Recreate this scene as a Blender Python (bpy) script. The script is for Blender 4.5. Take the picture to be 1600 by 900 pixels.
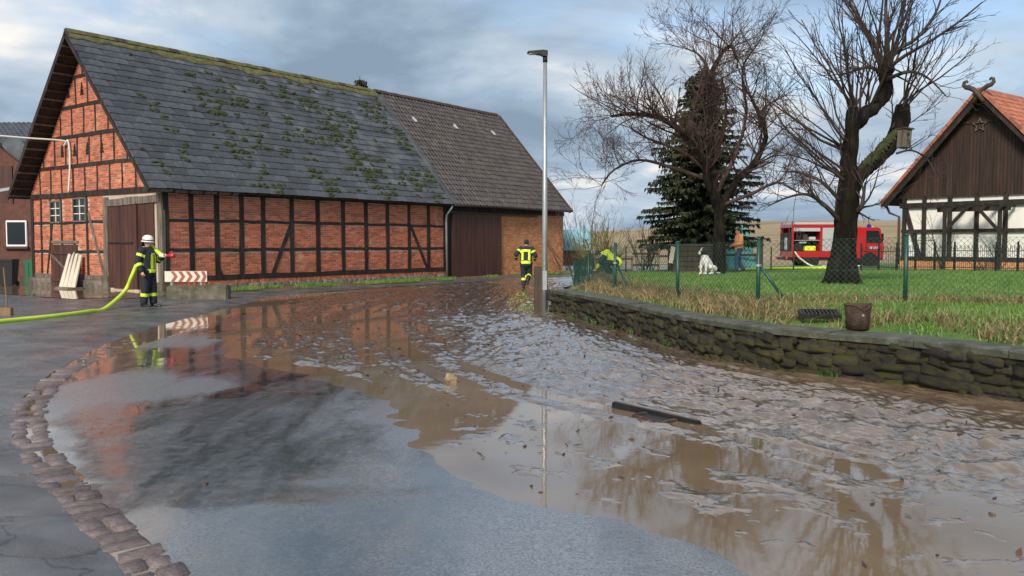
import bpy, bmesh, math, random
import numpy as np
from mathutils import Vector, Matrix, noise as mnoise
R = math.radians
random.seed(7); np.random.seed(7)
for o in list(bpy.data.objects): bpy.data.objects.remove(o)
scn = bpy.context.scene
COL = scn.collection

# ------------------------------------------------------------------ camera
F, HY, EYE = 1350.0, 380.0, 1.65           # focal length in photo pixels, horizon row, eye height
TH = math.atan((450 - HY) / F)
cam = bpy.data.cameras.new('camera'); camo = bpy.data.objects.new('camera', cam); COL.objects.link(camo)
camo.location = (0, 0, EYE); camo.rotation_euler = (math.pi / 2 - TH, 0, 0)
cam.sensor_width = 36; cam.lens = F / 1600 * 36; cam.clip_start = .05; cam.clip_end = 3000
scn.camera = camo

# ------------------------------------------------------------------ sky, sun, exposure
SUN_EL, SUN_AZ = R(36), R(200)              # azimuth from +Y clockwise: behind the camera, a little to the left
w = bpy.data.worlds.new('World'); scn.world = w; w.use_nodes = True
nt = w.node_tree; nt.nodes.clear()
def N(t, **k):
    n = nt.nodes.new(t)
    for a, b in k.items(): setattr(n, a, b)
    return n
def sky_math(op, a, b=None, c=None):
    n = N('ShaderNodeMath', operation=op)
    for i, v in enumerate((a, b, c)):
        if v is None: continue
        if isinstance(v, (int, float)): n.inputs[i].default_value = v
        else: nt.links.new(v, n.inputs[i])
    return n.outputs[0]
sky = N('ShaderNodeTexSky', sky_type='NISHITA', sun_disc=False, sun_elevation=SUN_EL, sun_rotation=SUN_AZ)
tc = N('ShaderNodeTexCoord'); sep = N('ShaderNodeSeparateXYZ'); nt.links.new(tc.outputs['Generated'], sep.inputs[0])
den = sky_math('ADD', sky_math('MAXIMUM', sep.outputs[2], 0.0), .22)
cmb = N('ShaderNodeCombineXYZ')
nt.links.new(sky_math('DIVIDE', sep.outputs[0], den), cmb.inputs[0]); nt.links.new(sky_math('DIVIDE', sep.outputs[1], den), cmb.inputs[1])
def sky_noise(scale, detail, rough, off, dist=0.0):
    mp = N('ShaderNodeMapping'); mp.inputs['Location'].default_value = off
    nt.links.new(cmb.outputs[0], mp.inputs[0])
    n = N('ShaderNodeTexNoise'); n.inputs['Scale'].default_value = scale; n.inputs['Detail'].default_value = detail
    n.inputs['Roughness'].default_value = rough; n.inputs['Distortion'].default_value = dist
    nt.links.new(mp.outputs[0], n.inputs['Vector']); return n.outputs['Fac']
def sky_ramp(fac, stops):
    r = N('ShaderNodeValToRGB'); e = r.color_ramp.elements
    while len(e) < len(stops): e.new(.5)
    for i, (p, c) in enumerate(stops): e[i].position = p; e[i].color = (*c, 1)
    nt.links.new(fac, r.inputs[0]); return r.outputs[0]
n1 = sky_noise(.85, 6, .50, (3.1, 11.7, 0), .3); n2 = sky_noise(.95, 7, .56, (9.3, 14.4, 2), .6)
cloud_col = sky_ramp(n2, [(.36, (.22, .30, .39)), (.46, (.335, .43, .54)), (.55, (.50, .575, .655)), (.64, (.93, .87, .80))])
low = sky_math('MULTIPLY', sky_math('SUBTRACT', .20, sky_math('MAXIMUM', sep.outputs[2], 0.0)), 1.2)   # cloud banks close up towards the horizon
mask = sky_ramp(sky_math('ADD', n1, sky_math('MAXIMUM', low, 0.0)), [(.37, (0, 0, 0)), (.51, (1, 1, 1))])
skysc = N('ShaderNodeVectorMath', operation='SCALE'); skysc.inputs[3].default_value = .95
nt.links.new(sky.outputs[0], skysc.inputs[0])
cls = N('ShaderNodeVectorMath', operation='SCALE'); cls.inputs[3].default_value = 6.7
nt.links.new(cloud_col, cls.inputs[0])
mx = N('ShaderNodeMix', data_type='RGBA'); nt.links.new(mask, mx.inputs[0])
nt.links.new(skysc.outputs[0], mx.inputs[6]); nt.links.new(cls.outputs[0], mx.inputs[7])
bg = N('ShaderNodeBackground'); bg.inputs[1].default_value = .1
nt.links.new(mx.outputs[2], bg.inputs[0])
wo = N('ShaderNodeOutputWorld'); nt.links.new(bg.outputs[0], wo.inputs[0])
sl = bpy.data.lights.new('sun', 'SUN'); sl.energy = 2.3; sl.angle = R(15); sl.color = (1, .91, .79)
so = bpy.data.objects.new('sun', sl); COL.objects.link(so); so.location = (-10, -20, 30)
sd = Vector((math.sin(SUN_AZ) * math.cos(SUN_EL), math.cos(SUN_AZ) * math.cos(SUN_EL), math.sin(SUN_EL)))
so.rotation_euler = (-sd).to_track_quat('-Z', 'Y').to_euler()
scn.view_settings.view_transform = 'Standard'; scn.view_settings.look = 'None'
scn.view_settings.exposure = .82; scn.view_settings.gamma = 1

# ------------------------------------------------------------------ layout helpers (photo pixel -> place in the world)
FW = Vector((0, math.cos(TH), -math.sin(TH))); UPV = Vector((0, math.sin(TH), math.cos(TH)))
def ray(u, v): return Vector((1, 0, 0)) * ((u - 800) / F) - UPV * ((v - 450) / F) + FW
def G(u, v, z=0.0):                         # on the level z
    d = ray(u, v); t = (z - EYE) / d.z; return Vector((d.x * t, d.y * t, z))
def D(u, v, y):                             # at the distance y
    d = ray(u, v); t = y / d.y; return Vector((d.x * t, y, EYE + d.z * t))

# ------------------------------------------------------------------ object helpers
def link(o, parent=None):
    COL.objects.link(o)
    if parent is not None: o.parent = parent
    return o
def tag(o, label=None, cat=None, group=None, kind=None):
    if label: o['label'] = label
    if cat: o['category'] = cat
    if group: o['group'] = group
    if kind: o['kind'] = kind
    return o
def thing(name, label, cat, loc=(0, 0, 0), rz=0.0, group=None):
    o = bpy.data.objects.new(name, None); o.empty_display_size = .2
    o.location = loc; o.rotation_euler = (0, 0, rz); link(o); return tag(o, label, cat, group)
class MB:
    """collects faces; build() links ONE mesh object"""
    def __init__(s): s.v = []; s.f = []; s.m = []
    def add(s, vs, fs, mi=0):
        b = len(s.v); s.v += [tuple(x) for x in vs]; s.f += [tuple(b + i for i in q) for q in fs]; s.m += [mi] * len(fs)
    def box(s, x0, y0, z0, x1, y1, z1, M=None, mi=0, bev=0.0):
        if bev:
            bm = bmesh.new(); bmesh.ops.create_cube(bm, size=1)
            bmesh.ops.scale(bm, vec=(x1 - x0, y1 - y0, z1 - z0), verts=bm.verts)
            bmesh.ops.translate(bm, vec=((x0 + x1) / 2, (y0 + y1) / 2, (z0 + z1) / 2), verts=bm.verts)
            bmesh.ops.bevel(bm, geom=bm.edges[:], offset=bev, segments=2, affect='EDGES')
            vs = [v.co.copy() for v in bm.verts]; bm.verts.index_update()
            fs = [[v.index for v in f.verts] for f in bm.faces]; bm.free()
        else:
            vs = [Vector(p) for p in ((x0, y0, z0), (x1, y0, z0), (x1, y1, z0), (x0, y1, z0), (x0, y0, z1), (x1, y0, z1), (x1, y1, z1), (x0, y1, z1))]
            fs = [(0, 3, 2, 1), (4, 5, 6, 7), (0, 1, 5, 4), (1, 2, 6, 5), (2, 3, 7, 6), (3, 0, 4, 7)]
        if M is not None: vs = [M @ v for v in vs]
        s.add(vs, fs, mi)
    def bar(s, p, q, w, h, mi=0, up=(0, 0, 1), w2=None, h2=None):
        """rectangular bar from p to q, w across, h along 'up'"""
        p = Vector(p); q = Vector(q); d = (q - p).normalized(); upv = Vector(up)
        a = d.cross(upv)
        if a.length < 1e-4: a = d.cross(Vector((1, 0, 0)))
        a.normalize(); b = a.cross(d).normalized(); w2 = w2 or w; h2 = h2 or h
        vs = []
        for c, ww, hh in ((p, w, h), (q, w2, h2)):
            vs += [c - a * ww / 2 - b * hh / 2, c + a * ww / 2 - b * hh / 2, c + a * ww / 2 + b * hh / 2, c - a * ww / 2 + b * hh / 2]
        s.add(vs, [(3, 2, 1, 0), (4, 5, 6, 7), (0, 1, 5, 4), (1, 2, 6, 5), (2, 3, 7, 6), (3, 0, 4, 7)], mi)
    def tube(s, pts, rad, n=6, mi=0, caps=True):
        pts = [Vector(p) for p in pts]
        if not hasattr(rad, '__len__'): rad = [rad] * len(pts)
        t0 = (pts[1] - pts[0]).normalized(); a = t0.cross(Vector((0, 0, 1)))
        if a.length < .05: a = t0.cross(Vector((1, 0, 0)))
        a.normalize(); vs = []
        for i, p in enumerate(pts):
            t = (pts[min(i + 1, len(pts) - 1)] - pts[max(i - 1, 0)]).normalized()
            a = (a - t * a.dot(t)).normalized(); b = t.cross(a)
            for k in range(n):
                an = 2 * math.pi * k / n; vs.append(p + (a * math.cos(an) + b * math.sin(an)) * rad[i])
        fs = [(i * n + k, i * n + (k + 1) % n, (i + 1) * n + (k + 1) % n, (i + 1) * n + k) for i in range(len(pts) - 1) for k in range(n)]
        if caps: fs += [tuple(reversed(range(n))), tuple((len(pts) - 1) * n + k for k in range(n))]
        s.add(vs, fs, mi)
    def lathe(s, prof, n=16, M=None, mi=0):
        vs = []; 
        for r, z in prof:
            for k in range(n):
                an = 2 * math.pi * k / n; v = Vector((r * math.cos(an), r * math.sin(an), z)); vs.append(M @ v if M is not None else v)
        fs = [(i * n + k, i * n + (k + 1) % n, (i + 1) * n + (k + 1) % n, (i + 1) * n + k) for i in range(len(prof) - 1) for k in range(n)]
        fs += [tuple(reversed(range(n))), tuple((len(prof) - 1) * n + k for k in range(n))]
        s.add(vs, fs, mi)
    def prism(s, poly, d, M=None, mi=0):
        """poly in local XZ, extruded along +Y by d"""
        n = len(poly); vs = [Vector((x, 0, z)) for x, z in poly] + [Vector((x, d, z)) for x, z in poly]
        if M is not None: vs = [M @ v for v in vs]
        s.add(vs, [tuple(range(n)), tuple(reversed(range(n, 2 * n)))] + [(k, k + n, (k + 1) % n + n, (k + 1) % n) for k in range(n)], mi)
    def build(s, name, mats, parent=None, smooth=False, fix=True):
        me = bpy.data.meshes.new(name); me.from_pydata(s.v, [], s.f)
        if not isinstance(mats, (list, tuple)): mats = [mats]
        for m in mats: me.materials.append(m)
        if len(mats) > 1: me.polygons.foreach_set('material_index', s.m)
        if smooth: me.polygons.foreach_set('use_smooth', [True] * len(s.f))
        if fix:
            bm = bmesh.new(); bm.from_mesh(me); bmesh.ops.recalc_face_normals(bm, faces=bm.faces); bm.to_mesh(me); bm.free()
        me.update()
        return link(bpy.data.objects.new(name, me), parent)
def dup(o, parent=None, label=None):
    c = o.copy(); link(c); c.parent = parent
    if label: c['label'] = label
    for ch in list(o.children): dup(ch, c)
    return c
def np_mesh(name, V, Q, mat, smooth=True, parent=None):
    me = bpy.data.meshes.new(name); me.from_pydata(V.tolist(), [], Q.tolist()); me.materials.append(mat)
    if smooth: me.polygons.foreach_set('use_smooth', [True] * len(me.polygons))
    me.update(); return link(bpy.data.objects.new(name, me), parent)

# ------------------------------------------------------------------ numpy noise for relief
_P = np.random.RandomState(3).rand(256, 256)
def vnoise(x, y):
    xi = np.floor(x).astype(int); yi = np.floor(y).astype(int); fx = x - xi; fy = y - yi
    fx = fx * fx * (3 - 2 * fx); fy = fy * fy * (3 - 2 * fy)
    a = _P[xi % 256, yi % 256]; b = _P[(xi + 1) % 256, yi % 256]; c = _P[xi % 256, (yi + 1) % 256]; d = _P[(xi + 1) % 256, (yi + 1) % 256]
    return (a * (1 - fx) + b * fx) * (1 - fy) + (c * (1 - fx) + d * fx) * fy
def fbm(x, y, o=4, g=.5):
    s = 0; a = 1; t = 0
    for i in range(o):
        s = s + a * vnoise(x * 2 ** i + 17.3 * i, y * 2 ** i + 9.1 * i); t += a; a *= g
    return s / t - .5
def sstep(a, b, x):
    t = np.clip((x - a) / (b - a), 0, 1); return t * t * (3 - 2 * t)

# ------------------------------------------------------------------ materials
def mat(name, cols, rough=.8, scale=3.0, bump=0.0, bscale=None, spec=.5, detail=5, island=0.0, metal=0.0, stretch=(1, 1, 1), rough2=None, speck=None, ior=None, coat=0.0, bdist=.02, cracks=0.0):
    """noise mixes the colours in cols; island varies the value per piece"""
    m = bpy.data.materials.new(name); m.use_nodes = True; t = m.node_tree; L = t.links; b = t.nodes['Principled BSDF']
    b.inputs['Specular IOR Level'].default_value = spec; b.inputs['Metallic'].default_value = metal
    if ior: b.inputs['IOR'].default_value = ior
    if coat: b.inputs['Coat Weight'].default_value = coat; b.inputs['Coat Roughness'].default_value = .08
    tc = t.nodes.new('ShaderNodeTexCoord'); mp = t.nodes.new('ShaderNodeMapping'); mp.inputs['Scale'].default_value = stretch
    L.new(tc.outputs['Object'], mp.inputs[0])
    def noise(s, d=detail, r=.6, off=0):
        n = t.nodes.new('ShaderNodeTexNoise'); n.inputs['Scale'].default_value = s; n.inputs['Detail'].default_value = d; n.inputs['Roughness'].default_value = r
        L.new(mp.outputs[0], n.inputs['Vector']); return n.outputs['Fac']
    def ramp(fac, stops):
        r = t.nodes.new('ShaderNodeValToRGB'); e = r.color_ramp.elements
        while len(e) < len(stops): e.new(.5)
        for i, (p, c) in enumerate(stops): e[i].position = p; e[i].color = (*c, 1)
        L.new(fac, r.inputs[0]); return r.outputs[0]
    if len(cols) == 1: c = None; b.inputs['Base Color'].default_value = (*cols[0], 1)
    else:
        k = len(cols); c = ramp(noise(scale), [(.32 + .36 * i / (k - 1), q) for i, q in enumerate(cols)])
    if speck:                                # (colour, scale, threshold)
        mxn = t.nodes.new('ShaderNodeMix'); mxn.data_type = 'RGBA'
        L.new(ramp(noise(speck[1], 4), [(speck[2], (0, 0, 0)), (speck[2] + .06, (1, 1, 1))]), mxn.inputs[0])
        if c is None: mxn.inputs[6].default_value = (*cols[0], 1)
        else: L.new(c, mxn.inputs[6])
        mxn.inputs[7].default_value = (*speck[0], 1); c = mxn.outputs[2]
    if cracks:
        nz_ = t.nodes.new('ShaderNodeTexNoise'); nz_.inputs['Scale'].default_value = 2.2; nz_.inputs['Detail'].default_value = 5; L.new(mp.outputs[0], nz_.inputs['Vector'])
        va = t.nodes.new('ShaderNodeVectorMath'); va.operation = 'MULTIPLY_ADD'; va.inputs[1].default_value = (.9, .9, .9); L.new(nz_.outputs['Color'], va.inputs[0]); L.new(mp.outputs[0], va.inputs[2])
        vo = t.nodes.new('ShaderNodeTexVoronoi'); vo.feature = 'DISTANCE_TO_EDGE'; vo.inputs['Scale'].default_value = cracks; L.new(va.outputs[0], vo.inputs['Vector'])
        ck = t.nodes.new('ShaderNodeMapRange'); ck.inputs[1].default_value = .0; ck.inputs[2].default_value = .022; ck.inputs[3].default_value = .25; ck.inputs[4].default_value = 1; L.new(vo.outputs['Distance'], ck.inputs[0])
        mu = t.nodes.new('ShaderNodeVectorMath'); mu.operation = 'SCALE'; L.new(c, mu.inputs[0]); L.new(ck.outputs[0], mu.inputs[3]); c = mu.outputs[0]
    if island:
        gi = t.nodes.new('ShaderNodeNewGeometry'); oi = t.nodes.new('ShaderNodeObjectInfo')
        ad = t.nodes.new('ShaderNodeMath'); ad.operation = 'ADD'; L.new(gi.outputs['Random Per Island'], ad.inputs[0]); L.new(oi.outputs['Random'], ad.inputs[1])
        fr = t.nodes.new('ShaderNodeMath'); fr.operation = 'FRACT'; L.new(ad.outputs[0], fr.inputs[0])
        mr = t.nodes.new('ShaderNodeMapRange'); mr.inputs[3].default_value = 1 - island; mr.inputs[4].default_value = 1 + island; L.new(fr.outputs[0], mr.inputs[0])
        hs = t.nodes.new('ShaderNodeHueSaturation'); L.new(mr.outputs[0], hs.inputs['Value'])
        if c is None: hs.inputs['Color'].default_value = (*cols[0], 1)
        else: L.new(c, hs.inputs['Color'])
        c = hs.outputs[0]
    if c is not None: L.new(c, b.inputs['Base Color'])
    if rough2 is None: b.inputs['Roughness'].default_value = rough
    else:
        mr = t.nodes.new('ShaderNodeMapRange'); mr.inputs[1].default_value = .35; mr.inputs[2].default_value = .65
        mr.inputs[3].default_value = rough; mr.inputs[4].default_value = rough2; L.new(noise(scale * 1.3, 6), mr.inputs[0]); L.new(mr.outputs[0], b.inputs['Roughness'])
    if bump:
        bn = t.nodes.new('ShaderNodeBump'); bn.inputs['Strength'].default_value = bump; bn.inputs['Distance'].default_value = bdist
        L.new(noise(bscale or scale * 6, 6), bn.inputs['Height']); L.new(bn.outputs[0], b.inputs['Normal'])
    return m
M = {}
def road_material():
    """asphalt, half flooded by a film of water: drier rough patches and smooth wet ones, with silt dragged over it"""
    m = bpy.data.materials.new('asphalt'); m.use_nodes = True; t = m.node_tree; L = t.links; b = t.nodes['Principled BSDF']; tc = t.nodes.new('ShaderNodeTexCoord')
    def noise(s_, d, r, st=(1, 1, 1), rot=0.0, dist=0.0):
        mp = t.nodes.new('ShaderNodeMapping'); mp.inputs['Scale'].default_value = st; mp.inputs['Rotation'].default_value = (0, 0, rot); L.new(tc.outputs['Object'], mp.inputs[0])
        n = t.nodes.new('ShaderNodeTexNoise'); n.inputs['Scale'].default_value = s_; n.inputs['Detail'].default_value = d; n.inputs['Roughness'].default_value = r; n.inputs['Distortion'].default_value = dist; L.new(mp.outputs[0], n.inputs['Vector']); return n.outputs['Fac']
    def rng(f, a, b_, c, d):
        r = t.nodes.new('ShaderNodeMapRange'); r.inputs[1].default_value = a; r.inputs[2].default_value = b_; r.inputs[3].default_value = c; r.inputs[4].default_value = d; L.new(f, r.inputs[0]); return r.outputs[0]
    def mixc(f, a, b_):
        x = t.nodes.new('ShaderNodeMix'); x.data_type = 'RGBA'; L.new(f, x.inputs[0])
        for k, v in ((6, a), (7, b_)):
            if isinstance(v, tuple): x.inputs[k].default_value = (*v, 1)
            else: L.new(v, x.inputs[k])
        return x.outputs[2]
    def mth(op, a, b_):
        x = t.nodes.new('ShaderNodeMath'); x.operation = op; x.use_clamp = True; L.new(a, x.inputs[0])
        if isinstance(b_, float): x.inputs[1].default_value = b_
        else: L.new(b_, x.inputs[1])
        return x.outputs[0]
    big = noise(.42, 3, .5, (1, .55, 1), .5, .4); streak = noise(1.5, 7, .62, (1.0, .28, 1), .62, .5); grit = noise(62, 4, .72); mid = noise(9, 6, .65)
    wet = mth('ADD', rng(big, .37, .58, 0, 1), rng(streak, .46, .66, -.35, .35)); wet = mth('ADD', wet, rng(mid, .3, .7, -.22, .22))
    col = mixc(wet, (.155, .168, .185), (.036, .039, .042)); silt = rng(noise(.9, 7, .65, (1, .35, 1), .55, .8), .55, .68, 0, .55)  # drier patches paler and bluish, with the sky's sheen put into the colour
    col = mixc(silt, col, (.15, .108, .075)); gv = rng(grit, .36, .64, .35, 1.7); vm = t.nodes.new('ShaderNodeVectorMath'); vm.operation = 'SCALE'; L.new(col, vm.inputs[0]); L.new(gv, vm.inputs[3]); L.new(vm.outputs[0], b.inputs['Base Color'])
    L.new(rng(wet, 0, 1, .46, .07), b.inputs['Roughness']); b.inputs['IOR'].default_value = 1.6; b.inputs['Coat Weight'].default_value = 1.0; b.inputs['Coat IOR'].default_value = 1.45; L.new(rng(wet, 0, 1, .26, .03), b.inputs['Coat Roughness'])
    bn = t.nodes.new('ShaderNodeBump'); bn.inputs['Distance'].default_value = .008; L.new(rng(wet, 0, 1, .55, .08), bn.inputs['Strength']); L.new(grit, bn.inputs['Height']); L.new(bn.outputs[0], b.inputs['Normal']); return m
M['asphalt'] = road_material()
M['yard'] = mat('yard_asphalt', [(.036, .04, .045), (.085, .092, .10), (.15, .158, .168)], .22, 1.3, .6, 90, rough2=.44, detail=9, bdist=.006, ior=1.7, cracks=1.1)
M['gutter'] = mat('gutter_bed', [(.07, .05, .038), (.12, .08, .055)], .3, 6, .5, 50)
M['sett'] = mat('sett_stone', [(.085, .066, .066), (.15, .115, .112), (.23, .18, .17)], .22, 7, .4, 40, island=.3, rough2=.5)
M['mud'] = mat('mud', [(.085, .056, .033), (.135, .093, .059), (.20, .145, .098)], .11, 3.5, .25, 26, rough2=.34, detail=8, bdist=.010, ior=1.8, coat=1.0)
M['water'] = mat('muddy_water', [(.155, .108, .064), (.215, .158, .104)], .012, .7, .14, 4, ior=1.95, bdist=.004)
M['soil'] = mat('soil', [(.06, .042, .028), (.11, .08, .05), (.15, .11, .07)], .7, 3, .7, 30)
M['yardmud'] = mat('yard_mud', [(.10, .07, .05), (.16, .115, .08), (.2, .15, .11)], .15, 1.2, .4, 30, rough2=.5)
M['field'] = mat('field', [(.16, .15, .06), (.30, .22, .12), (.36, .27, .16)], .9, .02, .3, 2, detail=8, stretch=(1, 3, 1))
M['lawn'] = mat('lawn', [(.055, .10, .018), (.09, .17, .028), (.12, .19, .04)], .8, 1.2, .7, 60, detail=8)
M['blade'] = mat('grass_blade', [(.07, .14, .02), (.115, .215, .032), (.16, .23, .05)], .55, 1.0, island=.35)
M['dry'] = mat('dry_grass', [(.20, .13, .065), (.30, .21, .11), (.13, .13, .04), (.36, .27, .16)], .7, 4.0, island=.45)
M['weed'] = mat('weed_leaf', [(.04, .09, .02), (.07, .13, .03)], .5, 6, island=.3)
M['brick'] = mat('brick_red', [(.33, .09, .048), (.50, .145, .07), (.44, .125, .062), (.56, .25, .135)], .75, 1.5, .5, 60, island=.34, speck=((.12, .05, .035), 9, .66), bdist=.008)
M['brick2'] = mat('brick_orange', [(.52, .21, .085), (.62, .28, .12), (.68, .34, .16)], .75, 1.3, .5, 60, island=.2, bdist=.008)
M['mortar'] = mat('mortar', [(.42, .33, .25), (.56, .46, .36)], .9, 3, .5, 50)
M['mortar2'] = mat('mortar_orange', [(.38, .22, .12), (.45, .28, .17)], .9, 3, .5, 50)
M['beam'] = mat('dark_beam', [(.009, .006, .005), (.02, .013, .010), (.042, .031, .024)], .75, 5, .6, 40, stretch=(1, 1, .25), island=.2)
M['oldbeam'] = mat('weathered_beam', [(.07, .055, .042), (.14, .115, .09), (.22, .19, .155)], .85, 6, .8, 50, stretch=(2, 2, .2))
M['slate'] = mat('slate', [(.034, .038, .043), (.060, .065, .072), (.105, .11, .115)], .34, 1.6, .35, 30, island=.32, speck=((.20, .21, .21), 12, .70), rough2=.6)
M['moss'] = mat('moss', [(.013, .021, .004), (.032, .044, .008), (.055, .064, .015)], .95, 9, .9, 60)
M['ridgemoss'] = mat('ridge_moss', [(.06, .07, .02), (.12, .115, .04), (.17, .15, .07)], .95, 5, .9, 40)
M['pantile'] = mat('pantile', [(.040, .032, .030), (.060, .050, .046), (.085, .07, .062)], .55, 2.5, .4, 30, island=.2)
M['greytile'] = mat('grey_tile', [(.05, .06, .07), (.10, .115, .125)], .3, 2, .3, 30, island=.2)
M['redtile'] = mat('red_tile', [(.26, .085, .05), (.38, .13, .075), (.30, .12, .08)], .6, 2, .4, 30, island=.25)
M['browndoor'] = mat('brown_door', [(.045, .016, .010), (.070, .025, .016), (.09, .037, .024)], .55, 2, .4, 40, stretch=(3, 3, .3), island=.12)
M['board'] = mat('gable_board', [(.016, .008, .005), (.034, .016, .010), (.05, .026, .017)], .75, 4, .6, 40, stretch=(3, 3, .2), island=.25)
M['plaster'] = mat('white_plaster', [(.74, .72, .66), (.84, .82, .77)], .85, 1.2, .2, 20)
M['wetstone'] = mat('wall_stone', [(.022, .019, .013), (.048, .042, .028), (.085, .075, .05)], .6, 5, 1.0, 22, island=.45, speck=((.07, .068, .012), 1.6, .48), bdist=.05)
M['cap'] = mat('capstone', [(.035, .035, .022), (.07, .072, .05), (.12, .125, .10)], .5, 4, .8, 40, speck=((.05, .06, .015), 3, .6))
M['joint'] = mat('wall_joint', [(.015, .012, .009), (.03, .025, .018)], .9, 8, .6, 40)
M['basestone'] = mat('base_stone', [(.07, .06, .05), (.14, .115, .09), (.2, .16, .12)], .85, 3, .8, 20, island=.3)
M['bark'] = mat('bark', [(.005, .004, .003), (.013, .010, .0075), (.032, .025, .018)], .9, 7, 1.0, 28, stretch=(1, 1, .3), bdist=.05, spec=.15)
M['twig'] = mat('twig', [(.025, .017, .013), (.055, .036, .027)], .8, 6)
M['twig_red'] = mat('twig_reddish', [(.04, .02, .015), (.075, .04, .03)], .75, 6)
M['shrubtwig'] = mat('shrub_twig', [(.10, .085, .03), (.17, .15, .055)], .8, 6)
M['needle'] = mat('needles', [(.014, .023, .006), (.030, .043, .012), (.055, .065, .022)], .7, 1.2, island=.5)
M['zinc'] = mat('galvanised', [(.32, .34, .35), (.42, .44, .45)], .45, 4, metal=.6)
M['darkmetal'] = mat('dark_metal', [(.02, .02, .022), (.05, .045, .042)], .45, 8, metal=.6)
M['rust'] = mat('rust', [(.03, .016, .011), (.06, .033, .021), (.11, .065, .042)], .7, 9, .6, 40)
M['greenpost'] = mat('green_coat', [(.006, .05, .038), (.01, .07, .05)], .45, 6)
M['wire'] = mat('green_wire', [(.012, .06, .045)], .5)
M['iron'] = mat('wrought_iron', [(.015, .016, .017)], .5, metal=.4)
M['wood'] = mat('wood', [(.16, .09, .045), (.26, .16, .085)], .7, 6, .4, 40, stretch=(1, 1, .2))
M['palewood'] = mat('pale_wood', [(.55, .49, .37), (.70, .64, .52)], .7, 5, .3, 30, stretch=(2, 2, .3))
M['greypost'] = mat('brown_post', [(.04, .026, .018), (.085, .058, .04)], .75, 5, .5, 40, stretch=(2, 2, .3))
M['concrete'] = mat('mossy_concrete', [(.05, .06, .02), (.12, .105, .07), (.2, .17, .13)], .85, 3.5, .7, 40)
M['white'] = mat('white_paint', [(.74, .74, .72), (.8, .8, .78)], .5, 4)
M['cream'] = mat('sign_cream', [(.66, .61, .5), (.74, .70, .6)], .45, 7)
M['signred'] = mat('sign_faded_red', [(.30, .085, .06), (.38, .13, .095)], .45, 7)
M['glass'] = mat('dark_glass', [(.012, .014, .016)], .06, spec=.7)
M['black'] = mat('black', [(.008, .008, .009)], .6)
M['rubber'] = mat('rubber', [(.012, .012, .012), (.025, .024, .022)], .75, 20)
M['navy'] = mat('navy_cloth', [(.010, .013, .022), (.018, .022, .034)], .8, 14, .4, 60)
M['hivis'] = mat('hivis_yellow', [(.62, .80, .03), (.74, .90, .06)], .55, 10)
M['silverband'] = mat('reflective_silver', [(.55, .58, .58)], .35)
M['skin'] = mat('skin', [(.50, .26, .18), (.58, .33, .24)], .5, 12)
M['orange'] = mat('orange_cloth', [(.78, .30, .12), (.85, .40, .19)], .75, 9, .6, 25)
M['jeans'] = mat('jeans', [(.03, .055, .11), (.05, .085, .15)], .85, 14)
M['hair'] = mat('brown_hair', [(.022, .012, .008), (.04, .022, .014)], .55, 30, .5, 80)
M['boot'] = mat('boot', [(.012, .011, .011), (.022, .018, .016)], .4, 10)
M['brownboot'] = mat('brown_boot', [(.05, .02, .014)], .5)
M['helmet'] = mat('helmet_white', [(.72, .73, .68), (.78, .79, .74)], .3, 5)
M['glove'] = mat('orange_glove', [(.6, .25, .1), (.7, .34, .16)], .7, 9)
M['hose'] = mat('hose_lime', [(.50, .70, .03), (.62, .80, .06)], .5, 4, .3, 60)
M['hosecream'] = mat('hose_cream', [(.60, .58, .42), (.68, .66, .5)], .7, 6)
M['nozzle'] = mat('nozzle_red', [(.5, .02, .03)], .35)
M['furwhite'] = mat('fur_white', [(.62, .60, .55), (.76, .74, .70)], .9, 12, .8, 50)
M['furblack'] = mat('fur_black', [(.01, .01, .011), (.02, .02, .02)], .8, 12, .8, 50)
M['fired'] = mat('fire_red', [(.42, .010, .014), (.5, .014, .018)], .28, 3, coat=.6)
M['silver'] = mat('aluminium', [(.52, .53, .53), (.62, .63, .63)], .4, 5, metal=.3)
M['blue'] = mat('beacon_blue', [(.01, .025, .32)], .15)
M['lampred'] = mat('tail_lamp', [(.75, .10, .02)], .2)
M['tarpgreen'] = mat('tarp_turquoise', [(.10, .36, .30), (.16, .46, .39)], .5, 3, .6, 7, bdist=.05)
M['tarpblue'] = mat('tarp_blue', [(.20, .46, .55), (.30, .58, .64)], .5, 3, .6, 7, bdist=.05)
M['bin'] = mat('black_plastic', [(.014, .015, .016)], .5)
M['greenplastic'] = mat('green_plastic', [(.01, .12, .05)], .5)
M['rope'] = mat('rope_white', [(.62, .60, .54)], .8)
M['farbrick'] = mat('dark_brick', [(.10, .040, .028), (.16, .065, .045)], .85, 6, .5, 30, island=.2)
M['stone'] = mat('pale_stone', [(.18, .11, .05), (.34, .24, .13), (.5, .42, .3)], .45, 9, .5, 30)
M['leaf'] = mat('dead_leaf', [(.05, .03, .018), (.10, .055, .03)], .6, 9, island=.4)

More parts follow.
